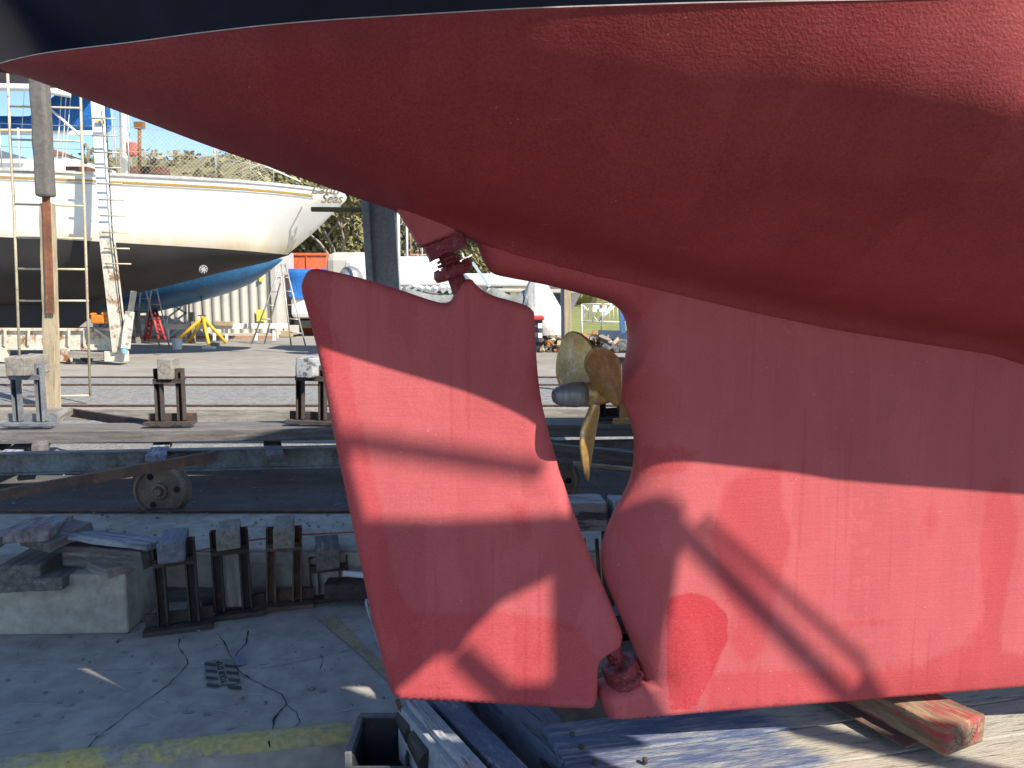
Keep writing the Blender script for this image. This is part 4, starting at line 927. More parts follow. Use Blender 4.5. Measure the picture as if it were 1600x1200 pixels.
# ------------------------------------------------------------------ white yacht on its rusty cart
yt=thing('yacht',(W(200,520,17.5).x,17.5,.3),'white sailing yacht with charcoal bottom, ochre stripe and blue sail cover','yacht')
YC=17.5
px_=[539,528,509,474,426,380,300,200,100,0,-120,-260,-420,-600,-760]
bsr=[.02,.45,.6,.78,.95,1.15,1.38,1.55,1.65,1.7,1.68,1.55,1.25,.7,.05]
sh =[303,299.5,297,292,287,283,278,273,268,264,260,256,251,245,240]
bot=[305,317,334,363,399,410,425,446,464,474,477,472,454,416,345]
wlp=[None,None,None,None,398,393,387,381,375,371,366,362,357,352,348]
bwl=[0,0,0,0,.05,.62,1.02,1.33,1.5,1.55,1.5,1.3,.95,.45,.03]
st=[]
for i,p in enumerate(px_):
    Yn=YC-bsr[i]; X=W(p,sh[i],Yn).x; zs_=W(p,sh[i],Yn).z; zb=W(p,bot[i],YC).z
    if wlp[i] is None: zw=zb; bw=0
    else: zw=W(p,wlp[i],YC-bwl[i]).z; bw=bwl[i]
    st.append((X,zs_,bsr[i],zw,bw,zb))
def densify(st,k=5):
    out=[]
    for i in range(len(st)-1):
        P=[st[max(i-1,0)],st[i],st[i+1],st[min(i+2,len(st)-1)]]
        for j in range(k):
            f=j/k; out.append(tuple(.5*((2*P[1][c])+(-P[0][c]+P[2][c])*f+(2*P[0][c]-5*P[1][c]+4*P[2][c]-P[3][c])*f*f+(-P[0][c]+3*P[1][c]-3*P[2][c]+P[3][c])*f**3) if i>4 else P[1][c]*(1-f)+P[2][c]*f for c in range(6)))
    out.append(st[-1]); return out
sd_=densify(st)
def topf(u,bw,bs,zw,zs_):
    tt=min(1,bw/.9); b=bw+(bs-bw)*((1-tt)*math.sin(u*math.pi/2)**.8+tt*u**.7); return b,zw+(zs_-zw)*u
def botf(u,bw,zb,zw):
    return bw*(u**.8)*(1+.12*math.sin(u*math.pi)),zb+(zw-zb)*(u**1.9)
bmT=bmesh.new(); bmB=bmesh.new()
for sg in(-1,1):
    pt=pb=None
    for X,zs_,bs,zw,bw,zb in sd_:
        bw=max(bw,.0); 
        a=[bmT.verts.new((X,YC+sg*topf(i/12,bw,bs,zw,zs_)[0],topf(i/12,bw,bs,zw,zs_)[1])) for i in range(13)]
        b=[bmB.verts.new((X,YC+sg*botf(i/12,bw,zb,zw)[0],botf(i/12,bw,zb,zw)[1])) for i in range(13)]
        if pt:
            for i in range(12):
                bmT.faces.new((pt[i],a[i],a[i+1],pt[i+1])); bmB.faces.new((pb[i],b[i],b[i+1],pb[i+1]))
        pt,pb=a,b
for q in (bmT,bmB): bmesh.ops.remove_doubles(q,verts=q.verts,dist=.002)
yw=mat('cream_white_gelcoat',(.80,.79,.73),(.77,.76,.70),scale=.6,rough=.35,bump=.02,bscale=10,grit=.03)
nt=yw.node_tree; B=nt.nodes['Principled BSDF']; src=B.inputs['Base Color'].links[0].from_socket
tcn=nt.nodes.new('ShaderNodeTexCoord'); sxz=nt.nodes.new('ShaderNodeSeparateXYZ'); L(nt,tcn.outputs['Object'],sxz.inputs[0])
nn=nt.nodes.new('ShaderNodeTexNoise'); nn.inputs['Scale'].default_value=1.2; nn.inputs['Detail'].default_value=6; mpn=nt.nodes.new('ShaderNodeMapping'); mpn.inputs['Scale'].default_value=(3,1,.5); L(nt,tcn.outputs['Object'],mpn.inputs[0]); L(nt,mpn.outputs[0],nn.inputs[0])
z_wl=W(200,381,16).z-.3
mrn=nt.nodes.new('ShaderNodeMapRange'); mrn.inputs[1].default_value=z_wl+.42; mrn.inputs[2].default_value=z_wl-.05; L(nt,sxz.outputs['Z'],mrn.inputs[0])
mun=nt.nodes.new('ShaderNodeMath'); mun.operation='MULTIPLY'; L(nt,mrn.outputs[0],mun.inputs[0]); L(nt,nn.outputs[0],mun.inputs[1])
mxn=nt.nodes.new('ShaderNodeMix'); mxn.data_type='RGBA'; L(nt,mun.outputs[0],mxn.inputs[0]); L(nt,src,mxn.inputs[6]); mxn.inputs[7].default_value=(.62,.44,.16,1); L(nt,mxn.outputs[2],B.inputs['Base Color'])
link('topsides',bmT,yw,yt,smooth=True); link('bottom',bmB,darkbot_m,yt,smooth=True)
bm=bmesh.new(); pr=None
for X,zs_,bs,zw,bw,zb in sd_:
    a=(bm.verts.new((X,YC-bs+.01,zs_)),bm.verts.new((X,YC+bs-.01,zs_)))
    if pr: bm.faces.new((pr[0],a[0],a[1],pr[1]))
    pr=a
link('deck',bm,deck_m,yt)
def ystrip(nm,d0,d1,m,i0,off=.012,parent=yt):
    bm=bmesh.new(); pr=None
    for X,zs_,bs,zw,bw,zb in sd_[i0:]:
        def P(d):
            u=1-d/max(zs_-zw,.2); b,z=topf(max(u,0),bw,bs,zw,zs_); return (X,YC-b-off,z)
        a=(bm.verts.new(P(d0)),bm.verts.new(P(d1)))
        if pr: bm.faces.new((pr[0],a[0],a[1],pr[1]))
        pr=a
    return link(nm,bm,m,parent,smooth='keep')
ystrip('stripe',.135,.175,ochre_stripe,13); ystrip('stripe',.205,.22,mat('grey_stripe_line',(.3,.28,.22),rough=.5,bump=0),13); ystrip('rubbing_strake',-.02,.035,mat('pale_toe_rail',(.75,.73,.68),rough=.5,bump=0),2,.03)
# keel fin of the yacht and rudder skeg
bm=bmesh.new(); kf=[W(x,y,YC) for x,y in ((182,448),(152,486),(118,513),(-160,513),(-200,455),(-100,440))]
prism(bm,[v+Vector((0,-.16,0)) for v in kf],(0,.32,0)); link('fin_keel',bm,darkbot_m,yt,bev=.08)
bm=bmesh.new(); lathe(bm,W(318,421,YC-1.02),(0,-1,.2),[(0,.06),(.01,.095),(.02,.09)],20); ttb=link('thruster_tunnel',bm,mat('tunnel_rim',(.3,.32,.33),rough=.5,bump=0),yt)
bm=bmesh.new(); lathe(bm,W(318,421,YC-1.045),(0,-1,.2),[(0,.075),(.005,.075)],20); link('tunnel_opening',bm,crack_m,ttb)
bm=bmesh.new(); cc=W(318,421,YC-1.075)
for k in range(4):
    a=k*math.pi/4+.2; d_=Vector((math.cos(a),0,math.sin(a)))*.075; n_=Vector((-math.sin(a),0,math.cos(a)))*.006
    bm.faces.new([bm.verts.new(cc+q) for q in (d_+n_,-d_+n_,-d_-n_,d_-n_)])
link('tunnel_grille',bm,white_plain,ttb,smooth='keep')
# name on the quarter
def surfM(px,py,Y):
    M_=Matrix(((1,0,0),(0,0,-1),(0,1,0))).to_4x4(); M_.translation=W(px,py,Y); return M_
gold=mat('bronze_lettering_paint',(.22,.18,.10),(.18,.15,.09),rough=.6,bump=0)
text('lettering','Latin',surfM(507,296,YC-.98),.30,gold,yt,shear=.45,ext=.004,wd=.62,font_off=.004)
text('lettering','Seas',surfM(517,311,YC-.92),.27,gold,yt,shear=.45,ext=.004,wd=.48,font_off=.004)
# deck gear
def yz(px,dy=0): 
    i=min(range(len(sd_)),key=lambda k:abs(sd_[k][0]-W(px,280,YC-1).x)); return sd_[i]
bm=bmesh.new()
for a,b,hh in ((W(-650,0,17).x,W(120,0,17).x,.42),(W(-450,0,17).x,W(-20,0,17).x,.68)): abox(bm,((a+b)/2,YC,W(100,268,16).z+hh/2-.04),(b-a,1.7,hh))
link('cabin_trunk',bm,white_paint,yt,bev=.08)
hatch=mat('varnished_brown_hatch',(.20,.08,.05),rough=.5,bump=0)
for px in (115,215,232): boxo('hatch',(W(px,262,16.2).x,YC-1.0,W(px,264,16.2).z),(.45,.4,.14),hatch,yt)
gl=[]
for px,h0 in ((30,.9),(110,.9),(193,.95),(215,.95),(338,.9),(395,.75),(425,.6)):
    X,zs_,bs,zw,bw,zb=yz(px); tube('stanchion',[(X,YC-bs+.06,zs_),(X+.02,YC-bs+.04,zs_+h0)],.014,alu,yt,n=6); gl.append((X,YC-bs+.05,zs_,h0))
for f in (.5,1.0): tube('lifeline',[(a,b,c+h0*f) for a,b,c,h0 in gl],.006,alu,yt,n=5)
tube('pushpit',[W(338,262,16.5),W(340,225,16.5),W(420,262,16.8),W(470,284,17.0)],.016,white_plain,yt,n=6)
tube('pushpit_brace',[W(300,270,16.4),W(352,228,16.5)],.012,cream_rail,yt,n=6); tube('pushpit_brace',[W(365,272,16.5),W(412,255,16.7)],.012,cream_rail,yt,n=6)
# safety netting between the stanchions (one sheet of diagonal cords)
bm=bmesh.new(); X0=W(165,250,16).x; X1=W(430,280,16.6).x
def netz(x,top): 
    i=min(range(len(sd_)),key=lambda k:abs(sd_[k][0]-x)); return sd_[i][1]+(top*.93 if x<W(340,0,16.5).x else top*max(.2,.93-.5*(x-W(340,0,16.5).x))) , YC-sd_[i][2]+.05
step=.085; x=X0-.9
while x<X1:
    for sgn in (1,-1):
        xa=x; xb=x+.9*sgn if sgn>0 else x+.9
        P=[]
        for k in range(7):
            f=k/6; xx=x+.9*f; hgt=f if sgn>0 else 1-f
            if X0<=xx<=X1: z_,y_=netz(xx,hgt); P.append((xx,y_,z_))
        for p,q in zip(P,P[1:]):
            v=[bm.verts.new((p[0],p[1],p[2]-.0026)),bm.verts.new((q[0],q[1],q[2]-.0026)),bm.verts.new((q[0],q[1],q[2]+.0026)),bm.verts.new((p[0],p[1],p[2]+.0026))]; bm.faces.new(v)
    x+=step
link('safety_net',bm,net_m,yt,smooth='keep')
# mast, boom and sail cover, stays
tube('mast',[(W(190,260,17.5).x,YC,2.9),(W(184,-300,17.5).x,YC,11)],.085,white_plain,yt)
bz=W(60,205,17.5).z
tube('boom',[W(-300,203,17.5),W(150,208,17.5)],.06,white_plain,yt)
bm=bmesh.new(); rows=[]
for i in range(41):
    f=i/40; X=W(-320,0,17.5).x*(1-f)+W(158,0,17.5).x*f; hgt=.34+ (0 if f<.76 else ((f-.76)/.24)**.8*1.15); rr=[]
    for k in range(14):
        a=k/13*math.pi*2; ww=.16*(1+.25*noise.noise(Vector((X*2,k,0)))); yy=math.sin(a)*ww; zz=(1-math.cos(a))/2*hgt*(1+.06*noise.noise(Vector((X*3,0,5))))
        rr.append(bm.verts.new((X+.04*math.sin(a*3),YC+yy,bz-.02+zz)))
    rows.append(rr)
for a,b in zip(rows,rows[1:]):
    for k in range(13): bm.faces.new((a[k],b[k],b[k+1],a[k+1]))
link('sail_cover',bm,blue_tarp,yt,smooth=True)
for a,b,rr in (((96,280),(108,60),.010),((100,275),(118,60),.008),((176,245),(172,60),.009),((205,260),(196,90),.011),((30,262),(45,40),.006),((54,250),(62,60),.006),((88,262),(98,120),.012)):
    tube('stay',[W(*a,16.9),W(*b,17.2)],rr,white_plain,yt,n=5)
tube('strut',[W(78,170,16.4),W(126,212,16.4)],.028,white_plain,yt,n=6)
tube('gantry_tube',[W(-200,132,16.0),W(50,137,16.0),W(110,147,16.2)],.075,white_plain,yt)
bm=bmesh.new(); abox(bm,W(-60,118,16.6)+Vector((0,0,.12)),(5.0,1.6,.45)); link('bimini',bm,mat('grey_purple_canvas',(.16,.155,.20),rough=.9,bump=.3,bscale=5),yt,bev=.06)
tube('gantry_leg',[W(28,200,16.0),W(31,262,16.0)],.02,white_plain,yt); tube('gantry_rail',[W(-120,202,16.2),W(52,204,16.2)],.03,cream_rail,yt)
tube('outboard_bracket',[W(218,192,16.9),W(218,262,16.9)],.04,mat('brown_rusted_fitting',(.28,.13,.05),rough=.9),yt)
boxo('winch_head',W(218,196,16.9),(.2,.12,.14),mat('brown_rusted_fitting',(.28,.13,.05)),yt)
# fabric and gear on deck
tag(boxo('folded_jacket',W(206,233,16.3),(.22,.15,.30),mat('faded_coral_cloth',(.60,.14,.12),rough=.9,bump=.5,bscale=9),bev=.06),'faded coral cloth hung on the yacht rail','cloth')
bm=bmesh.new()
for k in range(6): 
    atube(bm,[W(134+math.cos(a)*(6-k*.5),240+math.sin(a)*(16-k),16.15-.01*k) for a in [j*math.pi/8 for j in range(17)]],.012,5)
tag(link('rope_coil',bm,mat('weathered_grey_rope',(.28,.26,.22),rough=.9),base=W(134,240,16.15)),'grey rope coil hanging on the yacht rail by the ladder','rope')
# ------------------------------------------------------------------ rusty cart of the yacht
yc=thing('yacht_cart',(W(90,560,15.6).x,15.6,0),'cream painted steel cart streaked with rust under the white yacht','cart')
sweep('side_beam',W(-500,528,15.6),W(176,530,15.6),ibeam(.18,.44,.05),rust_white,yc,bev=.004)
sweep('side_beam',W(-500,522,18.6),W(170,524,18.6),ibeam(.18,.40,.05),rust_white,yc,bev=.004)
for px in (-60,6,104,-180): sweep('beam_leg',W(px,544,15.55),W(px,565,15.55),rect(.16,.16),rust_white,yc)
timber('end_timber',W(110,553,15.3),W(168,556,15.3),.2,.11,wood_grey,yc)
sweep('end_box',W(168,556,15.3),W(197,557,15.3),rect(.25,.20),rust_white,yc)
sweep('end_plate',W(150,514,15.5),W(175,532,15.45),rect(.1,.05),alu,yc)
for px in (135,-90): wheel(W(px,556,15.5),.14,rust,yc)
for px in (-5,8,45,108,132,-60): sweep('stiffener',W(px,515,15.5),W(px,541,15.5),rect(.03,.04),rust_white,yc,bev=0)
t=thing('leaning_post',(W(187,548,15.2).x,15.2,.3),'rust streaked white steel arm leaning against the white yacht, with short step rods','post')
sweep('arm_beam',W(188,550,15.2),W(166,360,15.25),rect(.23,.17),rust_white,t,up=(0,1,0)); sweep('arm_beam_upper',W(166,360,15.25),W(151,130,15.4),rect(.20,.15),white_paint,t,up=(0,1,0))
tube('wire_stay',[W(196,545,15.1),W(176,372,15.1),W(164,160,15.2)],.013,rubber_m,t,n=6)
for i,(y) in enumerate((185,212,238,262,287,312,337,363,388,412)):
    x=153+ (y-130)*.105; tube('step_rod',[W(x-18,y,15.1),W(x+22,y+.5,15.1)],.016,alu if y<360 else cream_rail,t,n=6)
boxo('sticker',W(156,191,15.25),(.17,.01,.07),mat('blue_yellow_sticker',(.05,.15,.5),(.7,.55,.05),scale=3,lo=.49,hi=.51,rough=.5,bump=0),t,bev=0)
tag(timber('leaning_board',W(196,545,15.0),W(203,487,15.1),.16,.06,mat('speckled_white_board',(.62,.6,.52),(.3,.28,.22),scale=14,lo=.5,hi=.6,rough=.9),up=(0,1,0)),'speckled white board leaning beside the rusty cradle arm','board')
tag(timber('dark_plank',W(204,488,15.3),W(209,455,15.3),.10,.06,wood_dark,up=(0,1,0)),'dark plank standing above the speckled white board','board')
bm=bmesh.new(); c=W(156,499,15.35); abox(bm,c,(.27,.2,.17)); abox(bm,c+Vector((-.12,0,.10)),(.06,.2,.06)); abox(bm,c+Vector((.11,0,.11)),(.07,.2,.08)); 
tag(link('plastic_crate',bm,orange_m,base=c,bev=.03),'orange plastic crate on the end of the rusty cream cart','crate')
bm=bmesh.new(); lathe(bm,W(194,548,15.0),(0,0,1),[(-.05,.055),(.05,.065),(.055,.07)],20); tag(link('paint_tin',bm,mat('light_blue_tin',(.25,.5,.65),rough=.5,bump=0),base=W(194,548,15.0),smooth=False),'small light blue tin at the foot of the rusty cradle arm','tin')
# ------------------------------------------------------------------ yard beyond: container, ladders, jack stand
def container(name,xa,xb,ya,yb_,h,m,label,corr=.28,fd=.04,y1=None):
    t=thing(name,((xa+xb)/2,ya,0),label,'container'); bm=bmesh.new(); prv=None; x=xa; k=0
    prof=[(0,0),(.30,0),(.42,fd),(.72,fd),(.84,0)]
    pts=[]
    while x<xb:
        for a,d in prof[:-1]:
            if x+a*corr<xb: pts.append((x+a*corr,ya-d+fd))
        x+=.84*corr*1.0
    pts.append((xb,ya))
    for (x,y) in pts:
        a=(bm.verts.new((x,y,.12)),bm.verts.new((x,y,h-.1)))
        if prv: bm.faces.new((prv[0],a[0],a[1],prv[1]))
        prv=a
    link('side_wall',bm,m,t,smooth='keep')
    boxo('container_body',((xa+xb)/2,(ya+yb_)/2+.03,h/2+.05),(xb-xa-.02,yb_-ya-.12,h-.1),m,t,bev=0)
    for z in (.09,h-.06): boxo('rail',((xa+xb)/2,ya+.0,z),(xb-xa,.10,.16 if z<1 else .12),m,t)
    for x in (xa,xb): boxo('corner_post',(x,ya,h/2),(.16,.16,h),m,t)
    return t
YK=24.9
xa=W(120,0,YK).x; xb=W(431,528,YK).x
container('shipping_container',xa,xb,YK,YK+2.4,2.85,cont_m,'pale grey corrugated shipping container behind the white yacht',corr=.36,fd=.055)
tag(boxo('yellow_sign',W(408,493,YK-.06),(.30,.012,.38),lemon_m,bev=0),'pale yellow square notice low on the grey container','sign')
tag(boxo('yellow_sign',W(408,436,YK-.06),(.13,.012,.16),lemon_m,bev=0),'tiny pale yellow sticker high on the grey container','sign')
t=thing('orange_container',(W(470,0,28).x,28,0),'orange-red container end rising behind the blue tarp','container')
xa,xb=W(436,0,28).x,W(500,0,28).x; zt=W(470,396,28).z
boxo('container_body',((xa+xb)/2,29.2,zt/2),(xb-xa,2.4,zt),ored_m,t,bev=.02); boxo('corner_post',(W(467,0,28).x,27.98,zt/2),(.04,.05,zt-.2),ored_m,t); boxo('top_cap',((xa+xb)/2,27.97,zt-.03),(xb-xa+.05,.05,.09),ored_m,t)
boxo('end_door',(W(504,0,28).x,28.6,zt/2-.1),(.3,.9,zt-.3),white_plain,t)
# blue boat
def smallhull(name,xs,Y,sheer,bott_,half,m,mt,label,cat='boat',grp=None):
    t=thing(name,(W(sum(xs)/len(xs),500,Y).x,Y,.4),label,cat,grp); 
    bm=bmesh.new()
    for sg in(-1,1):
        pr=None
        for i,x in enumerate(xs):
            X=W(x,sheer[i],Y-half[i]).x; z1=W(x,sheer[i],Y-half[i]).z; z0=W(x,bott_[i],Y).z
            a=[bm.verts.new((X,Y+sg*half[i]*math.sin(k/8*math.pi/2)**.75,z0+(z1-z0)*(1-math.cos(k/8*math.pi/2)))) for k in range(9)]
            if pr:
                for k in range(8): bm.faces.new((pr[k],a[k],a[k+1],pr[k+1]))
            pr=a
    bmesh.ops.remove_doubles(bm,verts=bm.verts,dist=.003); link('hull',bm,m,t,smooth=True)
    bm=bmesh.new(); pr=None
    for i,x in enumerate(xs):
        X=W(x,sheer[i],Y-half[i]).x; z1=W(x,sheer[i],Y-half[i]).z
        a=(bm.verts.new((X,Y-half[i],z1)),bm.verts.new((X,Y+half[i],z1)))
        if pr: bm.faces.new((pr[0],a[0],a[1],pr[1]))
        pr=a
    link('deck',bm,mt,t); return t
smallhull('blue_boat',[60,140,200,260,320,370,410,440],22.3,[390,392,394,396,398,400,402,404],[492,492,488,475,460,444,424,407],[.9,1.2,1.3,1.3,1.15,.85,.45,.03],blue_hull,white_plain,'blue painted boat hull tucked behind the charcoal bottom of the white yacht')
for px in (215,300): boxo('blue_boat_prop',(W(px,500,22.3).x,22.3,.45),(.12,.12,.9),wood_grey,None,base=(W(px,500,22.3).x,22.3,0)).update_tag()
for o in [q for q in bpy.data.objects if q.name.startswith('blue_boat_prop')]:
    o.name='timber_prop'; tag(o,'short timber prop under the blue boat, '+('left one behind the red ladder' if o.location.x<W(260,500,22.3).x else 'right one beside the yellow stand'),'prop')
# blue tarp over a boat beside the orange container
t=thing('covered_boat',(W(470,500,26).x,26,0),'small white boat under a bright blue tarp in front of the orange-red container','boat')
bm=bmesh.new(); xa,xb=W(437,0,26).x,W(560,0,26).x; z1=W(470,420,26).z; z0=W(470,463,26).z
g=[]
for i in range(15):
    rr=[]
    for j in range(7):
        x=xa+(xb-xa)*i/14; z=z0+(z1-z0)*j/6; rr.append(bm.verts.new((x,26-.25*math.sin(i*1.1)*.3*(1-j/6)-.1*noise.noise(Vector((x*2,0,z*2))),z-(.08*math.sin(i*.9) if j==0 else 0))))
    g.append(rr)
for a,b in zip(g,g[1:]):
    for j in range(6): bm.faces.new((a[j],b[j],b[j+1],a[j+1]))
for a,b in zip(g,g[1:]): bm.faces.new((a[6],b[6],bm.verts.new(b[6].co+Vector((0,1.6,0))),bm.verts.new(a[6].co+Vector((0,1.6,0)))))
link('tarp',bm,blue_tarp,t,smooth=True)
boxo('white_hull',((xa+xb)/2,27,W(470,480,26).z),(xb-xa,1.9,.75),white_plain,t,bev=.15)
boxo('trailer_bed',((xa+xb)/2,27,W(470,507,26).z),(xb-xa-.2,1.7,.25),rubber_m,t); boxo('gear_box',(W(457,512,26).x,25.9,W(457,515,26).z),(.4,.4,.3),cont_m,t); boxo('gear_box',(W(445,530,25.6).x,25.6,.12),(.5,.3,.2),wood_pale,t)
# ladders
def aframe(name,top,feet,Y,m,label,rungs=4,r_=.017,cat='ladder'):
    t=thing(name,(W(*top[0],Y).x,Y,0),label,cat)
    (ta,tb)=top; n=0
    for k,(a,b,dY) in enumerate(((ta,feet[0],-.35),(tb,feet[1],-.35),(ta,feet[2],.4),(tb,feet[3],.4))):
        tube('ladder_rail',[W(*a,Y),W(*b,Y+dY)],r_,m,t,n=6)
    for f in [(i+1)/(rungs+1) for i in range(rungs)]:
        for q,dY in ((0,-.35),(2,.4)):
            A=W(*ta,Y).lerp(W(*feet[q],Y+dY),f); B_=W(*tb,Y).lerp(W(*feet[q+1],Y+dY),f); tube('rung',[A,B_],r_*.8,m,t,n=5)
    return t
aframe('step_ladder',((440,412),(446,412)),((455,541),(478,543),(392,540),(412,541)),21.5,alu,'tall aluminium stepladder with its legs spread beside the grey container',5,.022)
tag_=aframe('step_ladder',((222,430),(240,430)),((250,544),(266,547),(214,520),(226,520)),20.5,alu,'slim aluminium ladder leaning under the blue boat',4,.02)
t=aframe('red_ladder',((236,478),(242,478)),((248,530),(258,531),(226,532),(233,532)),22.0,red_m,'folded bright red steps standing behind the slim aluminium ladder',6,.04)
# jack stand
t=thing('jack_stand',(W(318,540,21.8).x,21.8,0),'yellow tripod jack stand with a dark screw, in front of the grey container','jack stand')
tp=W(317,496,21.8)
for fx,fy,dY in ((286,536,0),(350,538,.2),(321,541,-.6),(312,534,.5)): 
    a=G(fx,fy); tube('leg',[tp,Vector((a.x,21.8+dY,.03))],.045,yel_m,t,n=8)
tube('screw',[tp,W(314,458,21.8)],.018,rust_dark,t,n=6); boxo('head_plate',W(314,458,21.8),(.2,.14,.05),rust,t); tube('collar',[W(317.4,502,21.8),W(317,493,21.8)],.06,yel_m,t)
tube('cross_handle',[W(309,493,21.75),W(322,493,21.75)],.015,rust_dark,t,n=6)
def bucket(px,py,r_,h,m,label,cat='bucket'):
    g=G(px,py); bm=bmesh.new(); lathe(bm,g,(0,0,1),[(0,r_*.85),(h,r_),(h+.01,r_*1.05),(h+.02,r_*1.05),(h+.02,r_*.9),(.03,r_*.8)],20)
    return tag(link('bucket',bm,m,base=g),label,cat)
bucket(277,546,.125,.26,white_plain,'white plastic bucket left of the yellow jack stand')
tag(boxo('white_slab',G(327,545)+Vector((0,0,.03)),(.3,.2,.06),white_plain),'flat white block by the foot of the yellow jack stand','block')
tag(boxo('timber_pad',G(337,541)+Vector((0,0,.05)),(.22,.2,.10),wood_pale),'pale timber pad at the right foot of the yellow jack stand','timber')
tag(timber('timber_on_rail',W(336,505,22.6),W(364,506,22.6),.1,.12,wood_pale),'short pale timber resting on the white barrier rail','timber')
# white rail / trestle bench
t=thing('barrier_rail',(W(330,528,22.7).x,22.7,0),'long white horizontal rail on short posts in front of the grey container','barrier')
sweep('top_rail',W(208,511,22.7),W(450,509,22.7),rect(.05,.16),white_plain,t); sweep('lower_rail',W(205,527,24.0),W(430,527,24.0),rect(.05,.10),mat('dusty_orange_kerb',(.5,.3,.2),rough=.9),t)
for px in (214,262,300,335,354,400,428): sweep('rail_post',W(px,512,22.75),W(px,532,22.75),rect(.07,.07),white_plain,t)
sweep('upper_rail',W(206,495,22.9),W(262,496,22.9),rect(.05,.10),alu,t)
# boarding steps against the container
t=thing('boarding_steps',(W(283,528,23.6).x,23.6,0),'white steel boarding steps with handrails against the grey container','steps')
for a,b in (((262,496),(283,480)),((258,512),(290,490)),((290,528),(290,462)),((260,528),(260,494)),((295,520),(296,440)),((262,528),(290,505)),((275,528),(300,505))): sweep('step_tube',W(*a,23.6),W(*b,23.6),rect(.05,.05),white_plain,t,bev=0)
boxo('step_tread',W(283,470,23.6),(.45,.3,.06),white_plain,t); boxo('step_tread',W(279,478,23.6),(.3,.3,.05),white_plain,t); sweep('step_tube',W(255,468,23.6),W(292,490,23.6),rect(.05,.05),white_plain,t,bev=0)
# ------------------------------------------------------------------ right-hand gap
t=thing('red_brick_building',(W(660,400,70).x,70,0),'red brick building with bands of blue tinted windows beyond the masts','building')
xa,xb=W(600,0,70).x,W(735,0,70).x; zt=W(650,352,70).z
boxo('wall',((xa+xb)/2,74,zt/2-1),(xb-xa,8,zt+2),brick_m,t,bev=0); boxo('roof',((xa+xb)/2,74,zt+.15),(xb-xa+.8,9,.3),cont_m,t,bev=0)
for k,py in enumerate((386,404,422)):
    for j in range(7):
        px=606+j*17; w_=boxo('window',W(px+7,py,69.9),(.78,.12,.72),white_plain,t,bev=0); boxo('pane',W(px+7,py,69.83),(.66,.04,.60),glass_m,w_,bev=0)
def pole_(name,px0,py0,px1,py1,Y,r_,m,label,cat): return tag(tube(name,[W(px0,py0,Y),W(px1,py1,Y)],r_,m,n=8),label,cat)
ms='bare masts in the background'
pole_('mast',624,476,620,200,16,.035,white_plain,'thick white mast right of the grey steel post','mast')
pole_('mast',637,470,634,240,30,.045,white_plain,'thinner white mast just left of the upper rudder fitting','mast')
pole_('mast',642,445,641,300,34,.025,mat('pale_red_mast',(.55,.3,.26),rough=.5),'thin pale red mast between the white masts and the rudder fitting','mast')
pole_('mast',660,445,659,350,36,.035,alu,'short grey mast behind the rudder fitting','mast')
pole_('mast',484,402,481,300,40,.07,white_plain,'white mast rising above the orange-red container','mast')
pole_('mast',450,404,450,380,42,.05,white_plain,'short white mast tip beside the white yacht counter','mast')
pole_('deck_post',770,480,769,425,17.5,.05,white_plain,'white post carrying the long white deck behind the rudder neck','post')
# white pontoon / catamaran
t=thing('white_catamaran',(W(720,450,18).x,18,0),'long white catamaran deck and hull seen between rudder and stern','boat')
sweep('bridge_deck',W(575,437,18),W(935,440,18),rect(1.6,.28),white_plain,t,bev=.05)
sweep('deck_edge',W(575,450,17.1),W(925,456,17.1),rect(.1,.08),cont_m,t,bev=.02)
boxo('cabin',W(600,426,18.4)+Vector((.3,0,0)),(2.2,1.4,.7),white_paint,t,bev=.15); boxo('cabin',W(560,425,19)+Vector((0,0,0)),(1.3,1.4,.9),cont_m,t,bev=.2)
bm=bmesh.new(); lathe(bm,W(548,433,17.2),(0,0,1),[(-.35,.26),(-.1,.28),(.08,.25),(.2,.16),(.25,.02)],20); link('radar_dome',bm,zinc_m,t,smooth=True)
sweep('strut',W(738,410,17),W(765,448,17),rect(.08,.06),mat('pale_blue_strut',(.5,.6,.66),rough=.4),t)
for a,b in (((712,412),(738,398)),((722,395),(727,408))): sweep('spreader',W(*a,17),W(*b,17),rect(.03,.03),white_plain,t,bev=0)
ig='covered inflatable dinghies'
def dinghy(xs,Y,yc_,hh,m,label):
    t=thing('dinghy',(W((xs[0]+xs[1])/2,yc_,Y).x,Y,.5),label,'dinghy',ig); a=W(xs[0],yc_,Y); b=W(xs[1],yc_+6,Y)
    n=10; P=[a.lerp(b,i/n)+Vector((0,0,-.22*math.sin(i/n*math.pi))) for i in range(n+1)]
    for dy in(-.4,.4): tube('side_tube',[p+Vector((0,dy*(math.sin(min(1,(n-i)/3)*math.pi/2)),0)) for i,p in enumerate(P)],hh,m,t,n=12,rs=[hh*(.4+.6*math.sin(min(1,(i+.5)/2)*math.pi/2)) for i in range(n+1)])
    bm=bmesh.new(); abox(bm,(a+b)/2+Vector((0,0,-.2)),((b-a).length*.8,.7,.12)); link('floor',bm,m,t,bev=.03)
    return t
dinghy((632,745),15.5,455,.20,grey_tarp,'grey inflatable dinghy wrapped in white straps, beneath the white catamaran')
dinghy((762,832),15.8,458,.22,grey_tarp,'dark grey inflatable right of the rudder neck')
bm=bmesh.new()
for k in range(9):
    a=W(636+k*11,452+k*.9,15.0); b=W(655+k*11,448+k*1.0+4*math.sin(k),15.0); atube(bm,[a,(a+b)/2+Vector((0,-.05,.06)),b],.035,6)
tag(link('folded_cloth',bm,white_plain,base=W(680,455,15)),'crumpled white cloth straps lying over the grey dinghy','cloth')
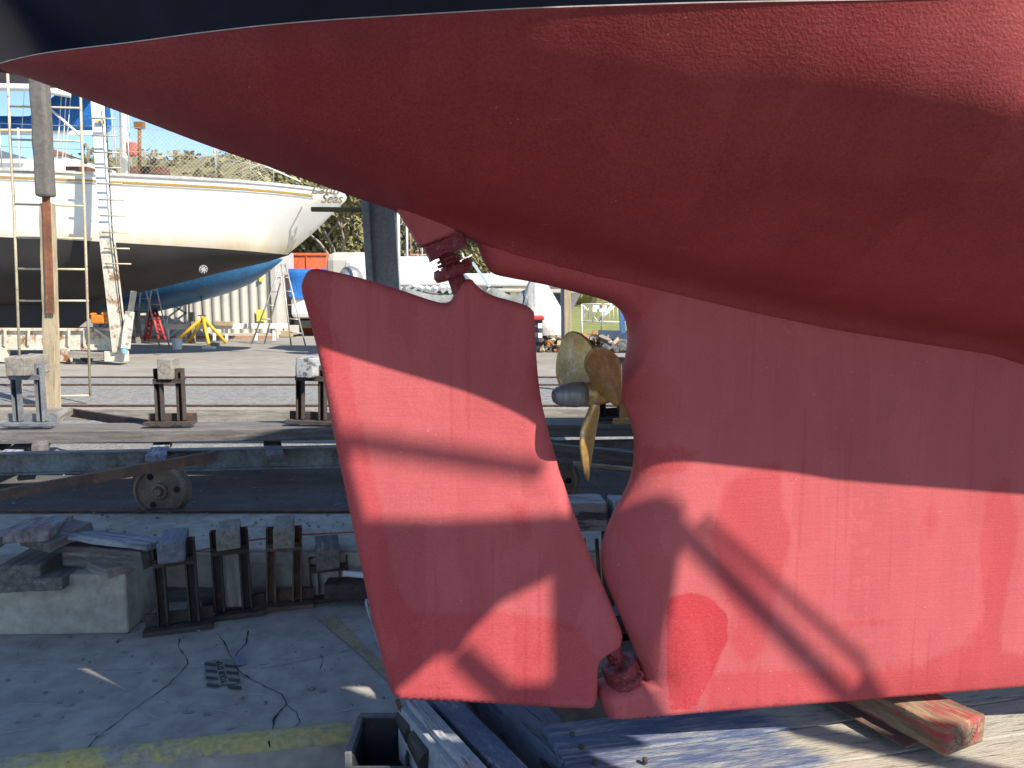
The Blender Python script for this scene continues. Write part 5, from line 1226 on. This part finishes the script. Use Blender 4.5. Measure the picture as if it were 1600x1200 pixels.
# tarp-covered boat bow
t=thing('tarp_covered_boat',(W(845,500,15).x,15,0),'boat bow draped in an off-white cover with deep folds, above the red-lidded bin','boat')
bm=bmesh.new(); c=W(838,440,15); rows=[]
for i in range(15):
    f=i/14; rr=[]; z=W(840,432+f*92,15).z
    for k in range(41):
        a=k/40*2*math.pi; rad=(.10+.52*f**.8)*(1+.10*math.sin(k*2.7)*(.3+f)+.08*noise.noise(Vector((k*.6,f*2,0))))
        if f>.8: rad*=1-(f-.8)*1.3
        rr.append(bm.verts.new((c.x+.02+math.cos(a)*rad*.95+.12*f,15.4+math.sin(a)*rad,z)))
    rows.append(rr)
for a,b in zip(rows,rows[1:]):
    for k in range(40): bm.faces.new((a[k],a[k+1],b[k+1],b[k]))
link('cover',bm,tarp_w,t,smooth=True)
t=thing('launch',(W(880,450,19).x,19,0),'white launch with grey cabin band behind the timber post','boat')
boxo('cabin_roof',W(885,449,19),(1.6,1.3,.14),white_plain,t,bev=.05); boxo('cabin_side',W(862,466,19.2),(.9,1.2,.42),glass_m,t); 
bm=bmesh.new(); prism(bm,[W(x,y,18.6) for x,y in ((893,440),(910,440),(906,462),(893,486))],(0,.8,0)); link('bow_flare',bm,white_plain,t)
boxo('red_fender',W(870,476,18.9),(.07,.07,.11),red_m,t,bev=.02)
# bin
t=thing('rubbish_bin',(W(842,560,13).x,13,0),'dark grey rubbish bin with a red lid beside the rudder','bin')
xa,xb=W(820,0,13).x,W(850,0,13).x
boxo('bin_body',((xa+xb)/2,13.2,(W(840,535,13).z+W(840,500,13).z)/2),(xb-xa,.5,W(840,500,13).z-W(840,535,13).z),mat('dark_grey_bin',(.10,.10,.11),rough=.5,bump=0),t,bev=.02)
boxo('lid',((xa+xb)/2,13.18,W(840,497,13).z),(xb-xa+.05,.6,.07),red_m,t,bev=.02)
for py in (509,524): boxo('bin_sticker',W(844,py,12.9),(.07,.008,.08),white_plain,t,bev=0)
boxo('bin_foot',((xa+xb)/2,13.2,W(840,540,13).z),(xb-xa-.1,.4,.12),rubber_m,t)
# timber post pair
t=thing('timber_post',(W(887,560,11).x,11,0),'yellow timber post bolted to a dark steel upright, above the propeller','post')
timber('timber_upright',W(888,600,11),W(886,400,11),.10,.09,wood_pale,t,up=(0,1,0),seg=8); sweep('steel_upright',W(880,600,11.05),W(878,400,11.05),rect(.045,.05),grey_steel,t,up=(0,1,0))
# scrap piles
def scrap(name,c,rx,n,label,cols):
    bm=[bmesh.new() for _ in cols]
    for i in range(n):
        f=random.uniform(-1,1); hh=max(.02,.42*(1-f*f)*random.random()); p=c+Vector((f*rx,random.uniform(-.4,.4),hh))
        k=random.randrange(len(cols)); M_=Matrix.Translation(p)@Euler((random.uniform(-.6,.6),random.uniform(-.7,.7),random.uniform(0,3.14))).to_matrix().to_4x4()
        abox(bm[k],(0,0,0),(random.uniform(.1,.32),random.uniform(.05,.12),random.uniform(.04,.09)),M=M_)
    root=tag(empty(name,c),label,None,None,'stuff'); root['kind']='stuff'
    for k,m in enumerate(cols): link('scrap_pieces',bm[k],m,root)
    return root
sc_cols=[white_plain,wood_pale,mat('orange_brown_scrap',(.5,.2,.08),rough=.9),wood_grey,rust_dark]
scrap('scrap_heap',W(925,540,19)*Vector((1,1,0)),1.05,150,'heap of broken white and brown timber scraps beyond the propeller',sc_cols)
scrap('scrap_heap',W(862,542,19)*Vector((1,1,0)),.45,60,'small litter of white scraps left of the timber post',sc_cols)
bm=bmesh.new()
for i in range(60):
    x=random.uniform(W(950,0,18.6).x,W(1010,0,18.6).x); v=bmesh.ops.create_icosphere(bm,subdivisions=1,radius=random.uniform(.06,.14))['verts']
    bmesh.ops.transform(bm,matrix=Matrix.Translation((x,18.4+random.random()*.5,.07+random.random()*.12)),verts=v)
o=link('dark_stones',bm,asphalt_m); tag(o,'low bank of dark stones right of the scrap heap',None,None,'stuff')
# fence, road, grass, gate frame
sheet('road',[(-60,20.5,.01),(60,20.5,.01),(60,25,.01),(-2,25,.01)] if False else [(-1.,20.3,.012),(40,20.3,.012),(40,24.6,.012),(-1.,24.6,.012)],asphalt_m)
def zs2(px,py,Y): return W(px,py,Y).z
sheet('grass_field',[(-2,27,.02),(80,27,.02),(120,60,1.6),(-2,60,1.6)],grass_m)
t=thing('fence',(W(940,540,20).x,20,0),'white tubular barrier fence with a small white sign in front of the grass','fence')
for a,b in (((909,475),(909,538)),((909,475),(985,475)),((909,502),(1010,504)),((911,477),(933,501)),((956,476),(936,501)),((956,476),(1000,476)),((936,502),(960,478))): tube('rail',[W(*a,20),W(*b,20)],.022,white_plain,t,n=6)
for i in range(13): tube('bar',[W(913+i*6.5,475,20.05),W(913+i*6.5,503,20.05)],.008,white_plain,t,n=5)
boxo('notice',W(937,482,19.9),(.36,.02,.17),white_plain,t,bev=0); boxo('red_mark',W(942,476,19.86),(.07,.02,.09),orange_m,t,bev=0); tube('bent_pole',[W(942,476,19.8),W(941,500,19.8),W(939,522,19.8)],.018,alu,t,n=6)
tag(sweep('blue_post',W(973,520,18.2),W(971,480,18.2),rect(.12,.12),mat('mid_blue_paint',(.07,.17,.36),rough=.5,bump=0),up=(0,1,0)),'blue square post at the keel edge beyond the propeller','post')
tag(sweep('blue_beam',W(895,521,17.6) if False else W(935,522,18.8),W(1010,524,18.8),rect(.1,.2),mat('navy_beam',(.05,.08,.15),rough=.7)),'dark blue beam lying between the fence and the stones','beam')
# hillside
def hillz(x,y):
    f=max(0,min(1,(y-48)/120))**1.15; ang=9.8+1.6*noise.noise(Vector((x*.011+4,0,0)))
    return -.3+f*(math.tan(R(ang))*min(y,190)+noise.noise(Vector((x*.04,y*.04,0)))*3+noise.noise(Vector((x*.15,y*.15,3)))*.8)
bm=bmesh.new(); nx,ny=150,40; g=[]
for j in range(ny+1):
    row=[]
    for i in range(nx+1):
        x=-260+520*i/nx; y=42+260*(j/ny)**1.5; f=min(1,(y-42)/150)
        hz=hillz(x,y); f=1
        row.append(bm.verts.new((x,y,hz)))
    g.append(row)
for a,b in zip(g,g[1:]):
    for i in range(nx): bm.faces.new((a[i],a[i+1],b[i+1],b[i]))
o=link('hill',bm,hill_m,smooth=True); o['kind']='structure'
# bushes on the far hill (a wood that reads as one mass)
bm=bmesh.new(); rnd=random.Random(5)
for i in range(2600):
    x=rnd.uniform(-130,60); j=rnd.uniform(.02,.9); y=42+260*j**1.5; ii=int((x+260)/520*nx); jj=min(ny,int(j*ny)); z=g[jj][ii].co.z if False else None
    row=min(ny,int(round(j*ny))); vx=o.data.vertices[row*(nx+1)+ii].co; c=Vector((x,vx.y,vx.z))
    s_=rnd.uniform(.8,2.2)
    for k in range(7):
        p=c+Vector((rnd.gauss(0,s_*.5),rnd.gauss(0,s_*.5),rnd.uniform(0,s_*1.1))); n_=Vector((rnd.gauss(0,1),rnd.gauss(0,1),rnd.gauss(0,1))).normalized(); a=n_.orthogonal().normalized()*s_*.35; b=n_.cross(a)
        bm.faces.new([bm.verts.new(p+a),bm.verts.new(p+b),bm.verts.new(p-a),bm.verts.new(p-b)])
o=link('hill_scrub',bm,mat('brown_scrub_leaves',(.30,.25,.13),(.20,.18,.09),(.38,.32,.2),scale=.05,rough=1,bump=0,scale3=.2),smooth='keep'); tag(o,'scrub and far trees covering the hillside',None,None,'stuff')
hs='houses on the far hillside'
for k,(px,py,Y,w_,lb) in enumerate(((8,236,150,6,'pale house on the hillside left of the ladder'),(92,243,158,6,'pale roofed house on the hillside behind the yacht stays'),(196,250,146,5,'small pale house on the hill beyond the coral cloth'))):
    c=W(px,py,Y); c.z=hillz(c.x,Y)+2.2; t=thing('house',c,lb,'house',hs); boxo('wall',c+Vector((0,0,-1.2)),(w_,4,2.4),white_plain,t,bev=0)
    bm=bmesh.new(); prism(bm,[c+Vector((-w_/2-.4,-2.3,0)),c+Vector((w_/2+.4,-2.3,0)),c+Vector((0,-2.3,1.3))],(0,4.6,0)); link('roof',bm,brick_m if k==1 else cont_m,t)
    boxo('window',c+Vector((w_*.2,-2.05,-.9)),(1,.1,.9),glass_m,t,bev=0)
# trees
def tree(h,cr,seed,leaf,n):
    rnd=random.Random(seed); t=empty('tree',(0,0,0))
    bm=bmesh.new(); tips=[]
    def limb(p,d,l,r_,dep):
        q=[p]; dd=d.copy()
        for k in range(4): dd=(dd+Vector((rnd.gauss(0,.16),rnd.gauss(0,.16),rnd.gauss(.03,.08)))).normalized(); q.append(q[-1]+dd*l/4)
        atube(bm,q,r_,6,rs=[r_*(1-.15*i) for i in range(5)])
        if dep>=3 or l<h*.09: tips.append(q[-1]); return
        for k in range(rnd.choice((2,3,3))): limb(q[rnd.choice((3,4,4))] if k else q[-1],(dd+Vector((rnd.gauss(0,.6),rnd.gauss(0,.6),rnd.uniform(0,.5)))).normalized(),l*.62,r_*.5,dep+1)
    limb(Vector((0,0,-.5)),Vector((rnd.gauss(0,.08),rnd.gauss(0,.08),1)).normalized(),h*.42,h*.022,0)
    link('trunk',bm,bark_m,t,raw=True,smooth=True)
    bm=bmesh.new(); cl=[(p,rnd.uniform(.5,1.)) for p in tips]+[(Vector((rnd.gauss(0,cr*.45),rnd.gauss(0,cr*.45),h*rnd.uniform(.25,.95))),rnd.uniform(.4,.9)) for _ in range(26)]
    for i in range(n):
        c,s_=cl[rnd.randrange(len(cl))]; s_*=h*.085
        p=c+Vector((rnd.gauss(0,s_),rnd.gauss(0,s_),rnd.gauss(0,s_*.7))); n_=Vector((rnd.gauss(0,1),rnd.gauss(0,1),rnd.gauss(0,.8))).normalized(); sz=h*.014*rnd.uniform(.6,1.5)
        a=n_.orthogonal().normalized()*sz*1.6; b=n_.cross(a).normalized()*sz*.7
        bm.faces.new([bm.verts.new(p+a),bm.verts.new(p+b),bm.verts.new(p-a),bm.verts.new(p-b)])
    link('crown',bm,leaf,t,raw=True,smooth='keep'); return t
protos=[tree(11,3.2,1,leaf_a,5200),tree(10,3.0,2,leaf_b,4800),tree(12,3.0,3,leaf_a,5200)]
spots=[(452,40,0,.55,'olive gum tree between the white yacht counter and the orange-red container'),(486,44,1,.8,'grey-green gum tree right behind the white mast over the container'),(512,38,2,.72,'tall olive gum with pale limbs beneath the yacht name'),
 (543,41,0,.78,'olive gum tree just left of the grey steel post'),(566,50,1,.95,'grey-green gum tree hidden partly by the grey steel post'),(528,55,2,.95,'far olive gum rising over the olive pipe'),(590,58,0,.9,'gum tree behind the grey steel post'),
 (618,85,1,1.1,'gum tree above the brick building at the stern overhang'),(722,60,2,.62,'olive tree seen through the slot between rudder horn and hull'),(745,56,0,.60,'olive tree in the slot right of the rudder fitting'),
 (470,60,2,.9,'far gum tree filling the gap above the orange-red container'),(925,75,1,.55,'low tree beyond the white barrier fence'),(960,78,0,.5,'low olive tree at the far side of the grass')]
for i,(px,Y,k,s_,lb) in enumerate(spots):
    o=protos[k] if protos[k].get('category') is None else copytree(protos[k],(0,0,0))
    o.location=(W(px,470,Y).x,Y,-.2+ (1.2 if Y>50 else 0)); o.rotation_euler[2]=i*1.7; o.scale=(s_,s_,s_); tag(o,lb,'tree','gum trees behind the boatyard')
